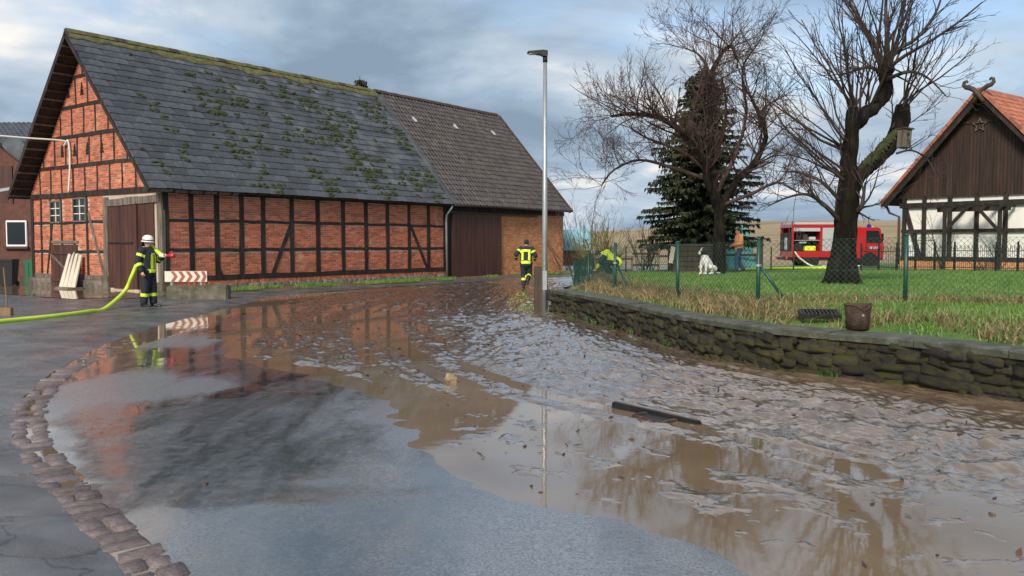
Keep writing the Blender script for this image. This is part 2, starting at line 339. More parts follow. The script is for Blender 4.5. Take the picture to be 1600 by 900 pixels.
# ================================================================== THE SETTING
WALLP = [(7.0, .5), (6.9, 3.0), (6.5, 5.2), (6.0, 6.8), (5.55, 7.9)] + [tuple(G(u, v, .03)[:2]) for u, v in
         [(1600, 634), (1500, 617), (1400, 602), (1300, 590), (1200, 577), (1100, 556), (1050, 543), (1000, 527), (950, 511), (900, 497), (864, 489)]]
WALLEND = WALLP[-1]
BORDER = WALLP + [(1.3, 25), (1.75, 31), (2.9, 36), (6.2, 42), (12, 50), (26, 68)]          # road side border of the garden
def interp_y(pts, y):
    p = sorted(pts, key=lambda q: q[1]); return np.interp(y, [q[1] for q in p], [q[0] for q in p])
def right_x(y): return interp_y(BORDER, y)
MUDL = [(3.2, 1.5), (2.3, 3.0), (1.45, 4.15), (.95, 4.7), (.4, 5.25), (-.4, 5.8), (-1.0, 6.9), (-1.05, 8), (-1.8, 9.5), (-2.9, 11.2), (-4.3, 12.5), (-5.0, 15), (-5.6, 19), (-6.2, 23), (-6.4, 27), (-5.2, 31), (-1.5, 36.5), (5, 45.5), (18.5, 64)]
def left_x(y): return interp_y(MUDL, y)
GUT = [(-.2, 1.6), (-1.1, 3.2), (-1.75, 4.2), (-2.15, 4.7), (-2.62, 5.25), (-3.3, 6.15), (-4.05, 7.2), (-4.85, 8.6), (-5.45, 10.1), (-5.95, 11.9), (-6.4, 14.0), (-6.75, 17), (-6.85, 19.5), (-6.95, 23), (-7.1, 27), (-5.8, 31), (-2.1, 36.5), (4.4, 45.5), (17.8, 64)]
def gut_x(y): return interp_y(GUT, y)
_bx = np.array([p[0] for p in BORDER]); _by = np.array([p[1] for p in BORDER])
def border_coords(x, y):
    """distance to the garden border and arc length along it"""
    best = np.full(x.shape, 1e9); al = np.zeros(x.shape); acc = 0
    for i in range(len(_bx) - 1):
        ax, ay, dx, dy = _bx[i], _by[i], _bx[i + 1] - _bx[i], _by[i + 1] - _by[i]; L2 = dx * dx + dy * dy; Ls = math.sqrt(L2)
        t = np.clip(((x - ax) * dx + (y - ay) * dy) / L2, 0, 1); d = np.hypot(x - ax - t * dx, y - ay - t * dy)
        k = d < best; best = np.where(k, d, best); al = np.where(k, acc + t * Ls, al); acc += Ls
    return best, al
def asphalt_z(x, y):
    d = left_x(y) - x
    z = .013 * np.clip(d, -4, 3.0) + .016 * fbm(x * .55, y * .55, 4) + .004 * fbm(x * 4, y * 4, 2)
    gd = np.abs(x - gut_x(y)); z = z - .033 * np.exp(-(gd / .42) ** 2)
    left = gut_x(y) - x
    z = z + np.where(left > 0, .012 * fbm(x * 1.6 + 5, y * 1.6, 4) + .01, 0) * sstep(.2, .8, left)
    return z
def sheet(name, rows, xl, xr, ncol, zf, m):
    Y = np.repeat(np.array(rows)[:, None], ncol, 1); t = np.linspace(0, 1, ncol)[None, :]
    X = xl(Y) + (xr(Y) - xl(Y)) * t; Z = zf(X, Y); V = np.stack([X, Y, Z], -1).reshape(-1, 3)
    n, k = len(rows), ncol; i = (np.arange(n - 1)[:, None] * k + np.arange(k - 1)[None, :]).reshape(-1)
    Q = np.stack([i, i + 1, i + 1 + k, i + k], -1); o = np_mesh(name, V, Q, m); tag(o, kind='structure'); return o
def rows_to(y0, y1, k=.008, mn=.03):
    r = [y0]
    while r[-1] < y1: r.append(r[-1] + max(mn, r[-1] * k))
    return r
rw = rows_to(1.6, 62, .012, .05)
sheet('road', rw, lambda y: gut_x(y) + .145 + .13 * fbm(y * 2.3, y * 0 + 4.2, 4), lambda y: right_x(y) + .1, 170, asphalt_z, M['asphalt'])
def yard_rows():                             # finer towards the gutter
    Y = np.repeat(np.array(rw)[:, None], 130, 1); t = np.linspace(0, 1, 130)[None, :] ** 2.2
    X = gut_x(Y) - .145 + .14 * fbm(Y * 2.1, Y * 0 + 8.8, 4) - 45 * t; Z = asphalt_z(X, Y); V = np.stack([X, Y, Z], -1).reshape(-1, 3)
    n, k = len(rw), 130; i = (np.arange(n - 1)[:, None] * k + np.arange(k - 1)[None, :]).reshape(-1)
    tag(np_mesh('yard', V, np.stack([i, i + k, i + 1 + k, i + 1], -1), M['yard']), kind='structure')
yard_rows()
gut = sheet('gutter', rows_to(1.6, 62, .012, .05), lambda y: gut_x(y) - .20, lambda y: gut_x(y) + .20, 7, lambda x, y: asphalt_z(x, y) - .016 + .008 * fbm(x * 9, y * 9, 3), M['gutter'])
# ---- setts in the gutter, each a stone
def sett_mesh(seed):
    rnd = random.Random(seed); bm = bmesh.new(); bmesh.ops.create_cube(bm, size=1)
    for v in bm.verts:
        v.co.x += rnd.uniform(-.06, .06); v.co.y += rnd.uniform(-.07, .07); v.co.z += rnd.uniform(-.1, .1) if v.co.z > 0 else 0
    bmesh.ops.bevel(bm, geom=bm.edges[:], offset=.09, segments=2, affect='EDGES')
    me = bpy.data.meshes.new('sett'); bm.to_mesh(me); bm.free(); me.materials.append(M['sett'])
    me.polygons.foreach_set('use_smooth', [True] * len(me.polygons)); return me
settm = [sett_mesh(k) for k in range(7)]
y = 3.0; rnd = random.Random(5)
while y < 21:
    x = float(gut_x(y)); x2 = float(gut_x(y + .1)); an = math.atan2(.1, x2 - x) - math.pi / 2
    ln = rnd.uniform(.12, .19); split = rnd.random() < .3
    for k in range(2 if split else 1):
        wd = rnd.uniform(.24, .32) if not split else rnd.uniform(.125, .15)
        off = rnd.uniform(-.02, .02) + ((k - .5) * .17 if split else 0)
        px, py = x + off * math.cos(an), y + off * math.sin(an)
        o = link(bpy.data.objects.new('sett', rnd.choice(settm)), gut)
        zz = float(asphalt_z(np.array(px), np.array(py)))
        o.location = (px, py, zz - .030 + rnd.uniform(-.010, .006)); o.rotation_euler = (rnd.uniform(-.09, .09), rnd.uniform(-.06, .06), an + rnd.uniform(-.12, .12))
        o.scale = (wd, ln, .08)
    y += (ln + .018) * math.cos(an)

# ---- flood water (level sheet; puddles stand wherever the ground dips below it)
wv = np.array([(-14, .8, 0), (9, .8, 0), (9, 20, 0), (24, 62, 0), (14, 62, 0), (-7.5, 27, 0), (-14, 20, 0)], float)
wo_ = np_mesh('flood_water', wv, np.array([[0, 1, 2, 3, 4, 5, 6]]), M['water'], False); tag(wo_, kind='structure')
# ---- mud
def mud_z(x, y):
    c, a = border_coords(x, y); d = x - left_x(y)
    d = d + 1.1 * fbm(x * .8 + 3, y * .8, 4) + .35 * fbm(x * 4, y * 4, 2)
    edge = sstep(-.15, .7, d)
    near = 1 - sstep(18, 24, y); fore = 1 - sstep(6.4, 8.4, y + .35 * x)
    wob = 1.2 * fbm(a * .5, c * .4, 3)
    heap = sstep(.5, 1.1, c + .5 * wob) * (1 - sstep(2.5, 3.7, c + wob)) * near
    l1 = fbm(a * 2.1, c * 3.6, 4, .55); l2 = 1 - 2 * np.abs(fbm(a * 3.1 + 7, c * 5.2 + 3, 3)); xr, yr = x * .83 + y * .56, y * .83 - x * .56; wq = fbm(xr * 3, yr * 3, 2); l3 = fbm(xr * 8.3 + 2.2 * wq, yr * 9.1 - 2 * wq, 3) + .45 * fbm(a * 9 + 3 * wq, c * 21, 3) + .3 * fbm(x * 27, y * 27, 2)
    streak = fbm(a * .28, c * 5.0 + .6 * fbm(a * .5, c, 2), 4, .62)
    rut = np.cos((c + .18 * fbm(a * .4, 1 + 0 * c, 3)) * 2 * math.pi / .62)
    z = -.010 + .004 * l3
    z = z + heap * (.026 + .13 * l1 + .030 * l2 + .042 * l3)
    mid = (1 - heap) * edge * (1 - fore)
    z = z + mid * (.0175 + .085 * streak + .017 * rut * (.35 + sstep(-.12, .16, fbm(a * .35 + 4, c * .5, 3))) + .045 * fbm(a * 2.4, c * 6, 4, .6) + .030 * l3) 
    lane = np.exp(-((c - 4.0 - .25 * wob) / .42) ** 2) * near; z = z - lane * mid * .020
    z = z + fore * (1 - heap) * edge * (.0035 + .048 * fbm(x * .9 + 2, y * 2.6, 5, .66) + .008 * rut + .030 * l3)
    foot = 1 - sstep(.15, .9, c); z = z + foot * (.022 + .02 * l1)
    far = sstep(22, 27, y); z = z + far * (.02 + .03 * streak)
    return np.where(edge > 0, z, -.06) - .05 * (1 - edge)
mrows = rows_to(1.8, 60, .0048, .014)
sheet('mud', mrows, lambda y: left_x(y) - 1.0, lambda y: right_x(y) + .12, 430, mud_z, M['mud'])

# ---- garden lawn, raised behind the stone wall
def lawn_z(x, y):
    c, a = border_coords(x, y)
    z = .56 + .16 * sstep(.2, 2.4, c) - .0135 * np.clip(y - 20, 0, 60) + .05 * fbm(x * .5, y * .5, 3) + .02 * fbm(x * 3, y * 3, 3)
    road_side = sstep(20.5, 22.5, y)
    return z - road_side * (1 - sstep(0, 1.6, c)) * .62
sheet('lawn', rows_to(1.0, 66, .012, .12), lambda y: right_x(y) + .16, lambda y: right_x(y) * 0 + 62, 150, lawn_z, M['lawn'])
def lz(x, y): return float(lawn_z(np.array(float(x)), np.array(float(y))))
# ---- open country to the horizon
def ground_z(x, y):
    h = 4.6 + 3.3 * sstep(12, 75, x) - 1.5 * sstep(90, 300, x)
    return -.2 + .28 * sstep(50, 66, y) + h * sstep(75, 250, y) + .25 * fbm(x * .03, y * .03, 3) * sstep(60, 120, y) - 14 * sstep(260, 420, y)
gx = np.concatenate([np.linspace(-700, -80, 16), np.linspace(-70, 130, 60), np.linspace(140, 700, 16)]); gy = np.concatenate([np.linspace(-300, 40, 12), np.linspace(44, 280, 80), np.linspace(290, 900, 12)])
X, Y = np.meshgrid(gx, gy); V = np.stack([X, Y, ground_z(X, Y)], -1).reshape(-1, 3); k = len(gx)
i = (np.arange(len(gy) - 1)[:, None] * k + np.arange(k - 1)[None, :]).reshape(-1)
tag(np_mesh('ground', V, np.stack([i, i + 1, i + 1 + k, i + k], -1), M['field']), kind='structure')

# ================================================================== BARN (timber framed half)
YAW = .63; BC = Vector((-11.085, 27.49, 0)); BU = Vector((math.sin(YAW), math.cos(YAW), 0)); BG = Vector((-math.cos(YAW), math.sin(YAW), 0))
BW, L1, L2, HE, HR, RS, OV, OE = 8.6, 13.79, 23.46, 3.40, 8.84, 4.45, .66, .40
BROT = math.atan2(BU.y, BU.x)
def long_x(u, v=380):                       # photo column -> metres along the long wall
    d = ray(u, v); nrm = BG; t = BC.dot(nrm) / d.dot(nrm); return (d * t - BC + Vector((0, 0, EYE))).dot(BU)
def gable_y(u, v=380):
    d = ray(u, v); t = BC.dot(BU) / d.dot(BU); return (d * t - BC).dot(BG)
barn = thing('timber_framed_barn', 'long red brick barn with dark timber framing and mossy slate roof', 'barn', BC, BROT)
PITCH = math.atan2(HR - HE, RS + OE)
core = MB()
core.box(-.008, -.008, 0, L1, BW - .06, HE - .05)
core.prism([(.06, HE - .05), (BW - .06, HE - .05), (RS, HE - .05 + (RS) * math.tan(PITCH))], .2, Matrix(((0, 1, 0, -.008), (1, 0, 0, 0), (0, 0, 1, 0), (0, 0, 0, 1))))
wall = core.build('wall', M['mortar'], barn)
# ---- bricks
def brick_mesh():
    bm = bmesh.new(); bmesh.ops.create_cube(bm, size=1)
    bmesh.ops.bevel(bm, geom=[e for e in bm.edges if all(v.co.y < 0 for v in e.verts)], offset=.05, segments=1, affect='EDGES')
    bmesh.ops.delete(bm, geom=[f for f in bm.faces if f.calc_center_median().y > .49], context='FACES')
    me = bpy.data.meshes.new('brick'); bm.to_mesh(me); bm.free(); return me
BRM = brick_mesh(); BRM.materials.append(M['brick'])
bricks = []                                  # (centre, length, face) ; face 'L' long wall, 'G' gable
def lay(face, a0, a1, z0, z1, lim=None, bl=.25, bh=.077, holes=()):
    z = z0 + .012; row = 0; rnd = random.Random(int(a0 * 100 + z0 * 1000) + (7 if face == 'G' else 0))
    while z + .05 < z1:
        lo, hi = (a0, a1) if lim is None else lim(z, z + .062)
        lo, hi = max(lo, a0), min(hi, a1); x = lo - (bl / 2 if row % 2 else 0) - rnd.uniform(0, .03)
        while x < hi:
            s, e = max(x, lo), min(x + bl - .013, hi)
            if e - s > .05 and not any(h[0] < e and h[1] > s and h[2] < z + .06 and h[3] > z for h in holes):
                bricks.append((face, (s + e) / 2, z + .031 + rnd.uniform(-.002, .002), e - s, rnd.uniform(-.004, .005)))
            x += bl
        z += bh; row += 1
posts_px = [298.7, 339, 377, 410.6, 456, 496.7, 536, 571.5, 605, 639, 669]
PX = [.10] + [long_x(p) for p in posts_px] + [L1 - .10]
RAILZ = [.50, 1.43, 2.40, 3.27]
for i in range(len(PX) - 1):
    for j in range(3): lay('L', PX[i] + .05, PX[i + 1] - .05, RAILZ[j] + .05, RAILZ[j + 1] - .05)
GR = [.46, 1.35, 2.38, 3.36, 4.38, 5.42, 6.45, 7.45]
def glim(z0, z1):
    t = math.tan(PITCH); lo = (z1 - HE) / t - .1; hi = BW - (z1 - HE) / t * (BW + OE - RS) / (RS + OE) + .1
    return max(0, lo), min(BW, hi)
DY0, DY1 = gable_y(243) , gable_y(171)        # big door
WIN = [(gable_y(137), gable_y(118), 2.42, 3.22), (gable_y(98), gable_y(82), 2.40, 3.16)]
SD = (gable_y(122), gable_y(81), .05, 1.62)    # small plank door
holes = [(DY0 - .12, DY1 + .16, 0, 3.2)] + WIN + [SD]
for j in range(len(GR)):
    z1 = GR[j + 1] if j + 1 < len(GR) else 8.7
    lay('G', .05, BW - .02, GR[j] + .03, z1 - .03, (None if z1 < 3.4 else glim), holes=holes)
key = lambda b: ((b[1] * 1.0) if b[0] == 'L' else (b[1] * 1.15 + 1)) + abs(b[2] - 1.6) * .3 + (0 if b[3] > .2 else 5)
bricks.sort(key=key)
def brick_tf(b):
    f, a, z, ln, pr = b
    if f == 'L': return Matrix.Translation((a, .045 - pr, z)) @ Matrix.Diagonal((ln, .13, .062, 1))
    return Matrix.Translation((.045 - pr, a, z)) @ Matrix.Rotation(-math.pi / 2, 4, 'Z') @ Matrix.Diagonal((ln, .13, .062, 1))
for b in bricks[:300]:
    o = link(bpy.data.objects.new('brick', BRM), wall); o.matrix_local = brick_tf(b)
def join_copies(name, me, tfs, m, parent):
    nv = len(me.vertices); co = np.empty(nv * 3); me.vertices.foreach_get('co', co); co = np.c_[co.reshape(-1, 3), np.ones(nv)]
    fs = [list(p.vertices) for p in me.polygons]; Vs = []; Fs = []
    for k, tf in enumerate(tfs):
        Vs.append(co @ np.array(tf).T[:, :3]); Fs += [[i + k * nv for i in f] for f in fs]
    q = bpy.data.meshes.new(name); q.from_pydata(np.concatenate(Vs).tolist(), [], Fs); q.materials.append(m); q.update()
    return tag(link(bpy.data.objects.new(name, q), parent), kind='stuff')
join_copies('brickwork', BRM, [brick_tf(b) for b in bricks[300:]], M['brick'], wall)
# ---- timbers, each its own piece
jr = random.Random(11)
def timber(name, p, q, w=.17, d=.12, m='beam', up=None):
    """w across the face, d deep; p,q local points lying on the wall face"""
    b = MB(); p = Vector(p); q = Vector(q); nseg = max(2, int((q - p).length / .8)); fn = Vector(up)
    pts = [p.lerp(q, i / nseg) for i in range(nseg + 1)]; d0 = (q - p).normalized(); a = d0.cross(fn).normalized()
    vs = []
    for i, c in enumerate(pts):
        c = c + a * jr.uniform(-.012, .012); ww = w * jr.uniform(.9, 1.08) / 2; dd = d / 2 * jr.uniform(.95, 1.05)
        vs += [c - a * ww - fn * .06, c + a * ww - fn * .06, c + a * ww + fn * dd, c - a * ww + fn * dd]
    fs = [(3, 2, 1, 0)] + [(4 * nseg, 4 * nseg + 1, 4 * nseg + 2, 4 * nseg + 3)]
    for i in range(nseg):
        for k in range(4): fs.append((4 * i + k, 4 * i + (k + 1) % 4, 4 * i + 4 + (k + 1) % 4, 4 * i + 4 + k))
    b.add(vs, fs); return b.build(name, M[m], barn)
NL, NG = Vector((0, -1, 0)), Vector((-1, 0, 0))
for i, x in enumerate(PX):
    timber('post', (x, 0, .50), (x + jr.uniform(-.02, .02), 0, 3.30), .19 if 0 < i < len(PX) - 1 else .2, .075, 'beam', NL)
timber('sill_beam', (.02, 0, .50), (L1, 0, .50), .17, .10, 'beam', NL)
timber('top_plate', (0, 0, 3.33), (L1, 0, 3.33), .16, .12, 'beam', NL)
for z in RAILZ[1:3]:
    for i in range(len(PX) - 1): timber('rail', (PX[i] + .08, 0, z + jr.uniform(-.02, .02)), (PX[i + 1] - .08, 0, z + jr.uniform(-.02, .02)), .105, .06, 'beam', NL)
timber('brace', (long_x(455), 0, 2.38), (long_x(425), 0, .58), .15, .095, 'beam', NL)
timber('brace', (long_x(640), 0, 2.45), (long_x(666), 0, .58), .14, .095, 'beam', NL)
timber('brace', (long_x(345), 0, .55), (long_x(337), 0, .92), .10, .10, 'beam', NL)
# gable
gd = [gable_y(p) for p in (66, 82, 98.5, 117, 138)]
timber('corner_post', (0, .10, .35), (0, .10, 3.3), .26, .12, 'oldbeam', NG)
timber('corner_post', (0, BW - .10, .3), (0, BW - .10, 3.3), .18, .10, 'beam', NG)
timber('door_post', (0, DY1 + .13, .55), (0, DY1 + .10, 3.2), .27, .15, 'oldbeam', NG)
timber('door_lintel', (0, DY0 - .35, 3.08), (0, DY1 + .2, 3.00), .24, .17, 'oldbeam', NG)
for k, y_ in enumerate(gd): timber('post', (0, y_, .45), (0, y_ + jr.uniform(-.05, .05), 3.32), .12, .075, 'beam', NG)
timber('tie_beam', (0, -.05, 3.38), (0, BW, 3.36), .19, .12, 'beam', NG)
timber('sill_beam', (0, DY1 + .3, .46), (0, BW, .44), .14, .09, 'oldbeam', NG)
for z in GR[1:3]:
    ed = [DY1 + .25] + sorted(gd) + [BW - .15]
    for i in range(len(ed) - 1):
        if z < 1.6 and ed[i] > SD[0] - .2 and ed[i + 1] < SD[1] + .2: continue
        timber('rail', (0, ed[i] + .06, z), (0, ed[i + 1] - .06, z + jr.uniform(-.02, .02)), .10, .06, 'beam', NG)
timber('brace', (0, gable_y(140), 2.7), (0, gable_y(163), .55), .12, .085, 'oldbeam', NG)
timber('brace', (0, gable_y(84), 2.4), (0, gable_y(74), .5), .09, .085, 'beam', NG)
timber('door_top_rail', (0, SD[0] - .1, 1.69), (0, SD[1] + .1, 1.69), .10, .08, 'oldbeam', NG)
for j in range(3, len(GR)):
    lo, hi = glim(GR[j], GR[j])
    if j > 3: timber('rail', (0, lo, GR[j]), (0, hi, GR[j] - .02), .13, .08, 'beam', NG)
    z1 = GR[j + 1] if j + 1 < len(GR) else 8.55
    sp = .80; n0 = math.ceil((lo + .1 - RS) / sp)
    kk = n0
    while RS + kk * sp < hi - .1:
        y_ = RS + kk * sp + (.2 if j % 2 else -.12); l2, h2 = glim(z1, z1)
        zt = z1 - .05
        if y_ < l2: zt = HE + (y_ + .1) * math.tan(PITCH)
        if y_ > h2: zt = HE + (BW + .1 - y_) * math.tan(PITCH)
        if min(zt, z1) - GR[j] > .25 and lo < y_ < hi: timber('post', (0, y_, GR[j] + .04), (0, y_ + jr.uniform(-.03, .03), min(zt, z1)), .085, .065, 'beam', NG)
        kk += 1
# pigeon-hole vents as little fir trees: black solids paint the shade inside
def vent(y_, z):
    b = MB(); X = -.034
    for k, (w_, zz, h_) in enumerate([(.26, 0, .14), (.21, .12, .14), (.14, .24, .13), (.07, .35, .09)]):
        b.add([(X, y_ - w_ / 2, z + zz), (X, y_ + w_ / 2, z + zz), (X, y_ + w_ / 5, z + zz + h_), (X, y_ - w_ / 5, z + zz + h_), (.05, y_ - w_ / 2, z + zz), (.05, y_ + w_ / 2, z + zz), (.05, y_ + w_ / 5, z + zz + h_), (.05, y_ - w_ / 5, z + zz + h_)],
              [(0, 1, 2, 3), (0, 4, 5, 1), (1, 5, 6, 2), (2, 6, 7, 3), (3, 7, 4, 0)])
    b.build('vent', M['black'], barn)
for p in (98, 117.5, 137.5, 160): vent(gable_y(p, 230), 4.72)
for p in (107.5, 129): vent(gable_y(p, 145), 6.78)
# big double door: planks
dr = MB(); dr.box(-.022, DY0, .15, .0, DY1, 3.02); door = dr.build('door', M['browndoor'], barn)
n = 11
for k in range(n):
    a, b_ = DY0 + (DY1 - DY0) * k / n, DY0 + (DY1 - DY0) * (k + 1) / n
    q = MB(); q.box(-.045 + jr.uniform(-.006, .006), a + .006, .12 + jr.uniform(0, .06), -.021, b_ - .006, 2.98); q.build('plank', M['browndoor'], door)
q = MB(); q.bar((-.06, DY0 + (DY1 - DY0) * .34, .15), (-.06, DY0 + (DY1 - DY0) * .34, 2.97), .06, .10); q.build('meeting_rail', M['browndoor'], door)
q = MB(); q.bar((-.06, DY0 + (DY1 - DY0) * .45, 1.66), (-.06, DY1 - .04, 1.66), .04, .05); q.build('strap', M['darkmetal'], door)
q = MB(); q.box(-.10, DY1 - .02, .0, .14, DY1 + .42, .55, bev=.02); q.build('plinth_block', M['basestone'], barn)
q = MB(); q.box(-.14, -.16, .0, .2, .3, .40, bev=.02); q.build('plinth_block', M['concrete'], barn)
# small plank door with its Z brace
q = MB(); q.box(-.03, SD[0], .02, .03, SD[1], 1.60); sdoor = q.build('plank_door', M['browndoor'], barn)
for k in range(6):
    a = SD[0] + (SD[1] - SD[0]) * k / 6; q = MB(); q.box(-.055, a + .008, .0, -.028, a + (SD[1] - SD[0]) / 6 - .008, 1.58 + jr.uniform(-.03, .03)); q.build('plank', M['browndoor'], sdoor)
for z in (.32, 1.3):
    q = MB(); q.bar((-.075, SD[0] + .03, z), (-.075, SD[1] - .03, z), .04, .10); q.build('ledge', M['browndoor'], sdoor)
q = MB(); q.bar((-.077, SD[0] + .05, .36), (-.077, SD[1] - .05, 1.26), .035, .07); q.build('diagonal_brace', M['oldbeam'], sdoor)
for (a, b_, z0, z1) in WIN:
    q = MB(); fw = .055
    for (p, r) in (((a, z0), (a, z1)), ((b_, z0), (b_, z1))): q.bar((-.01, p[0], z0), (-.01, r[0], z1), .12, fw, up=(0, 1, 0))
    q.bar((-.01, a, z0), (-.01, b_, z0), .12, fw); q.bar((-.01, a, z1), (-.01, b_, z1), .12, fw)
    wn = q.build('window', M['oldbeam'], barn)
    q = MB(); q.box(-.022, a, z0, -.005, b_, z1); q.build('pane', M['glass'], wn)
    q = MB(); mid = (a + b_) / 2
    q.bar((-.03, mid, z0), (-.03, mid, z1), .04, .035, up=(0, 1, 0))
    for t in (1 / 3, 2 / 3): q.bar((-.029, a, z0 + (z1 - z0) * t), (-.029, b_, z0 + (z1 - z0) * t), .03, .03)
    q.build('glazing_bar', M['cream'], wn)
# foot of the long wall: a row of upright bricks over rubble stones
for k in range(int((L1 - .1) / .095)):
    x = .12 + k * .095
    o = link(bpy.data.objects.new('foot_brick', BRM), wall); o.matrix_local = Matrix.Translation((x, .03 + jr.uniform(-.006, .006), .345)) @ Matrix.Diagonal((.083, .13, .14, 1))
def rock_mesh(name, seed, m, rough=.12, rnd_=.28):
    rnd = random.Random(seed); bm = bmesh.new(); bmesh.ops.create_cube(bm, size=1)
    bmesh.ops.subdivide_edges(bm, edges=bm.edges[:], cuts=2, use_grid_fill=True)
    off = Vector((seed * 3.1, seed * 1.7, 0))
    for v in bm.verts:
        n_ = Vector(v.co); r_ = n_.length; n_.normalize(); k = .5 * (.68 + .32 * (r_ / .866))
        cubeness = n_ * (.62) ; v.co = v.co * (1 - rnd_) + cubeness * rnd_
        v.co *= 1 + rough * 2 * (mnoise.noise(v.co * 1.7 + off)) + rough * (mnoise.noise(v.co * 4.1 + off))
    me = bpy.data.meshes.new(name); bm.to_mesh(me); bm.free(); me.materials.append(m)
    me.polygons.foreach_set('use_smooth', [True] * len(me.polygons)); return me
bst = [rock_mesh('base_stone', s, M['basestone']) for s in range(5)]
x = .5
while x < L1 - .2:
    l_ = jr.uniform(.3, .6); o = link(bpy.data.objects.new('base_stone', jr.choice(bst)), wall)
    o.location = (x + l_ / 2, .06, .10); o.scale = (l_ * 1.05, .34, .36); o.rotation_euler = (0, jr.uniform(-.05, .05), jr.choice((0, math.pi))); x += l_ * .96
y_ = DY1 + .45
while y_ < BW - .1:
    l_ = jr.uniform(.3, .6); o = link(bpy.data.objects.new('base_stone', jr.choice(bst)), wall)
    if not SD[0] - .4 < y_ < SD[1] - .1:
        o.location = (.06, y_ + l_ / 2, .14); o.scale = (.32, l_ * 1.05, .46)
    else: o.location = (.10, y_ + l_ / 2, .0); o.scale = (.28, l_, .2)
    y_ += l_ * .96
# ---- roof
SL = math.hypot(HR - HE, RS + OE)              # slope length
FM = Matrix.Translation((0, -OE, HE - .02)) @ Matrix.Rotation(PITCH, 4, 'X')    # x along the eave, y up the slope, z out of it
bk = math.hypot(HR - HE, BW + OE - RS); BM_ = Matrix.Translation((0, BW + OE, HE - .02)) @ Matrix.Rotation(math.pi - math.atan2(HR - HE, BW + OE - RS), 4, 'X')
q = MB(); q.box(-OV, 0, -.13, L1 + .02, SL, -.02, FM); q.box(-OV, 0, .02, L1 + .02, bk - .01, .12, BM_)
roof = q.build('roof', M['beam'], barn)
nrow = 22; ex = SL / nrow; slm = []
for s_ in range(4):
    rnd = random.Random(s_); bm = bmesh.new(); bmesh.ops.create_cube(bm, size=1)
    for v in bm.verts:
        v.co.x += rnd.uniform(-.02, .02); v.co.y += rnd.uniform(-.03, .03) if v.co.y < 0 else 0
    bmesh.ops.bevel(bm, geom=[e for e in bm.edges if e.calc_length() < .7 * 1.2 and abs(e.verts[0].co.z - e.verts[1].co.z) > .5], offset=.02, segments=1, affect='EDGES')
    me = bpy.data.meshes.new('slate'); bm.to_mesh(me); bm.free(); me.materials.append(M['slate']); slm.append(me)
slates = []
for r_ in range(nrow):
    x = -OV - .05 - (.29 if r_ % 2 else 0) + jr.uniform(-.05, .05)
    while x < L1:
        w_ = .58 * jr.uniform(.93, 1.06); a, b_ = max(x, -OV - .03), min(x + w_ - .012, L1 + .03)
        if b_ - a > .08: slates.append(((a + b_) / 2, r_, b_ - a))
        x += w_
def slate_tf(s_):
    x, r_, w_ = s_
    return FM @ Matrix.Translation((x, r_ * ex + ex * .5 + .03 + jr.uniform(-.014, .014), .012)) @ Matrix.Rotation(-.055 + jr.uniform(-.014, .012), 4, 'X') @ Matrix.Rotation(jr.uniform(-.014, .014), 4, 'Z') @ Matrix.Rotation(jr.uniform(-.006, .006), 4, 'Y') @ Matrix.Diagonal((w_, ex + .12, .016, 1))
slates.sort(key=lambda s_: (s_[0] + 1) * 1.0 + s_[1] * .42)
for s_ in slates[:300]:
    o = link(bpy.data.objects.new('slate', jr.choice(slm)), roof); o.matrix_local = slate_tf(s_)
join_copies('slates', slm[0], [slate_tf(s_) for s_ in slates[300:]], M['slate'], roof)
# moss cushions on the slates, thicker to the far end, and a mossy ridge
q = MB(); mr_ = random.Random(3)
def cushion(q, c, rx, ry, h, Mx, rnd, n=9):
    ring = []; vs = []
    ph = rnd.uniform(0, 6)
    for lev, (s_, hh) in enumerate(((1, 0), (.8, .6), (.4, .95))):
        for k in range(n):
            an = 2 * math.pi * k / n + ph; rr = s_ * (1 + .35 * math.sin(an * 2 + ph * 3) * (1 - .3 * lev) + rnd.uniform(-.18, .18))
            vs.append(Mx @ Vector((c[0] + rx * rr * math.cos(an), c[1] + ry * rr * math.sin(an), c[2] + h * hh)))
    vs.append(Mx @ Vector((c[0], c[1], c[2] + h)))
    fs = [(l * n + k, l * n + (k + 1) % n, (l + 1) * n + (k + 1) % n, (l + 1) * n + k) for l in range(2) for k in range(n)] + [(2 * n + k, 2 * n + (k + 1) % n, 3 * n) for k in range(n)]
    q.add(vs, fs)
for k in range(1500):
    x = mr_.uniform(-.4, L1 - .1); y_ = mr_.uniform(.1, SL - .7)
    dens = .10 + .9 * (max(x, 0) / L1) ** 1.3; cl = float(fbm(np.array(x * .9), np.array(y_ * .9 + 4), 3)) + .5
    if mr_.random() > dens * sstep(.38, .62, cl) * 1.5: continue
    rr = round(y_ / ex) * ex + .02
    for j in range(mr_.randint(1, 4)): cushion(q, (x + mr_.uniform(-.16, .16), rr + mr_.uniform(-.05, .12), .02), mr_.uniform(.04, .13), mr_.uniform(.04, .10), mr_.uniform(.025, .06), FM, mr_)
tag(q.build('moss', M['moss'], roof, True), kind='stuff')
q = MB(); xs = np.arange(-OV, L1 + .05, .07); 
for k in range(len(xs) - 1):
    for (a, b_) in ((0, .18), (.18, .36), (.36, .62)):
        pass
n_ = 10; vs = []
for x in xs:
    wd = .42 + .35 * float(fbm(np.array(x * 1.3), np.array(2.0), 4)) + .12 * float(fbm(np.array(x * 9), np.array(1.0), 2))
    for k in range(n_):
        t = k / (n_ - 1); yy = SL - wd * (1 - t) + .0; hh = (.035 + .05 * float(fbm(np.array(x * 7), np.array(t * 6), 3)) ) * min(1, t * 4 + .15)
        vs.append(FM @ Vector((x, yy, .03 + hh)))
q.add(vs, [(i * n_ + k, (i + 1) * n_ + k, (i + 1) * n_ + k + 1, i * n_ + k + 1) for i in range(len(xs) - 1) for k in range(n_ - 1)])
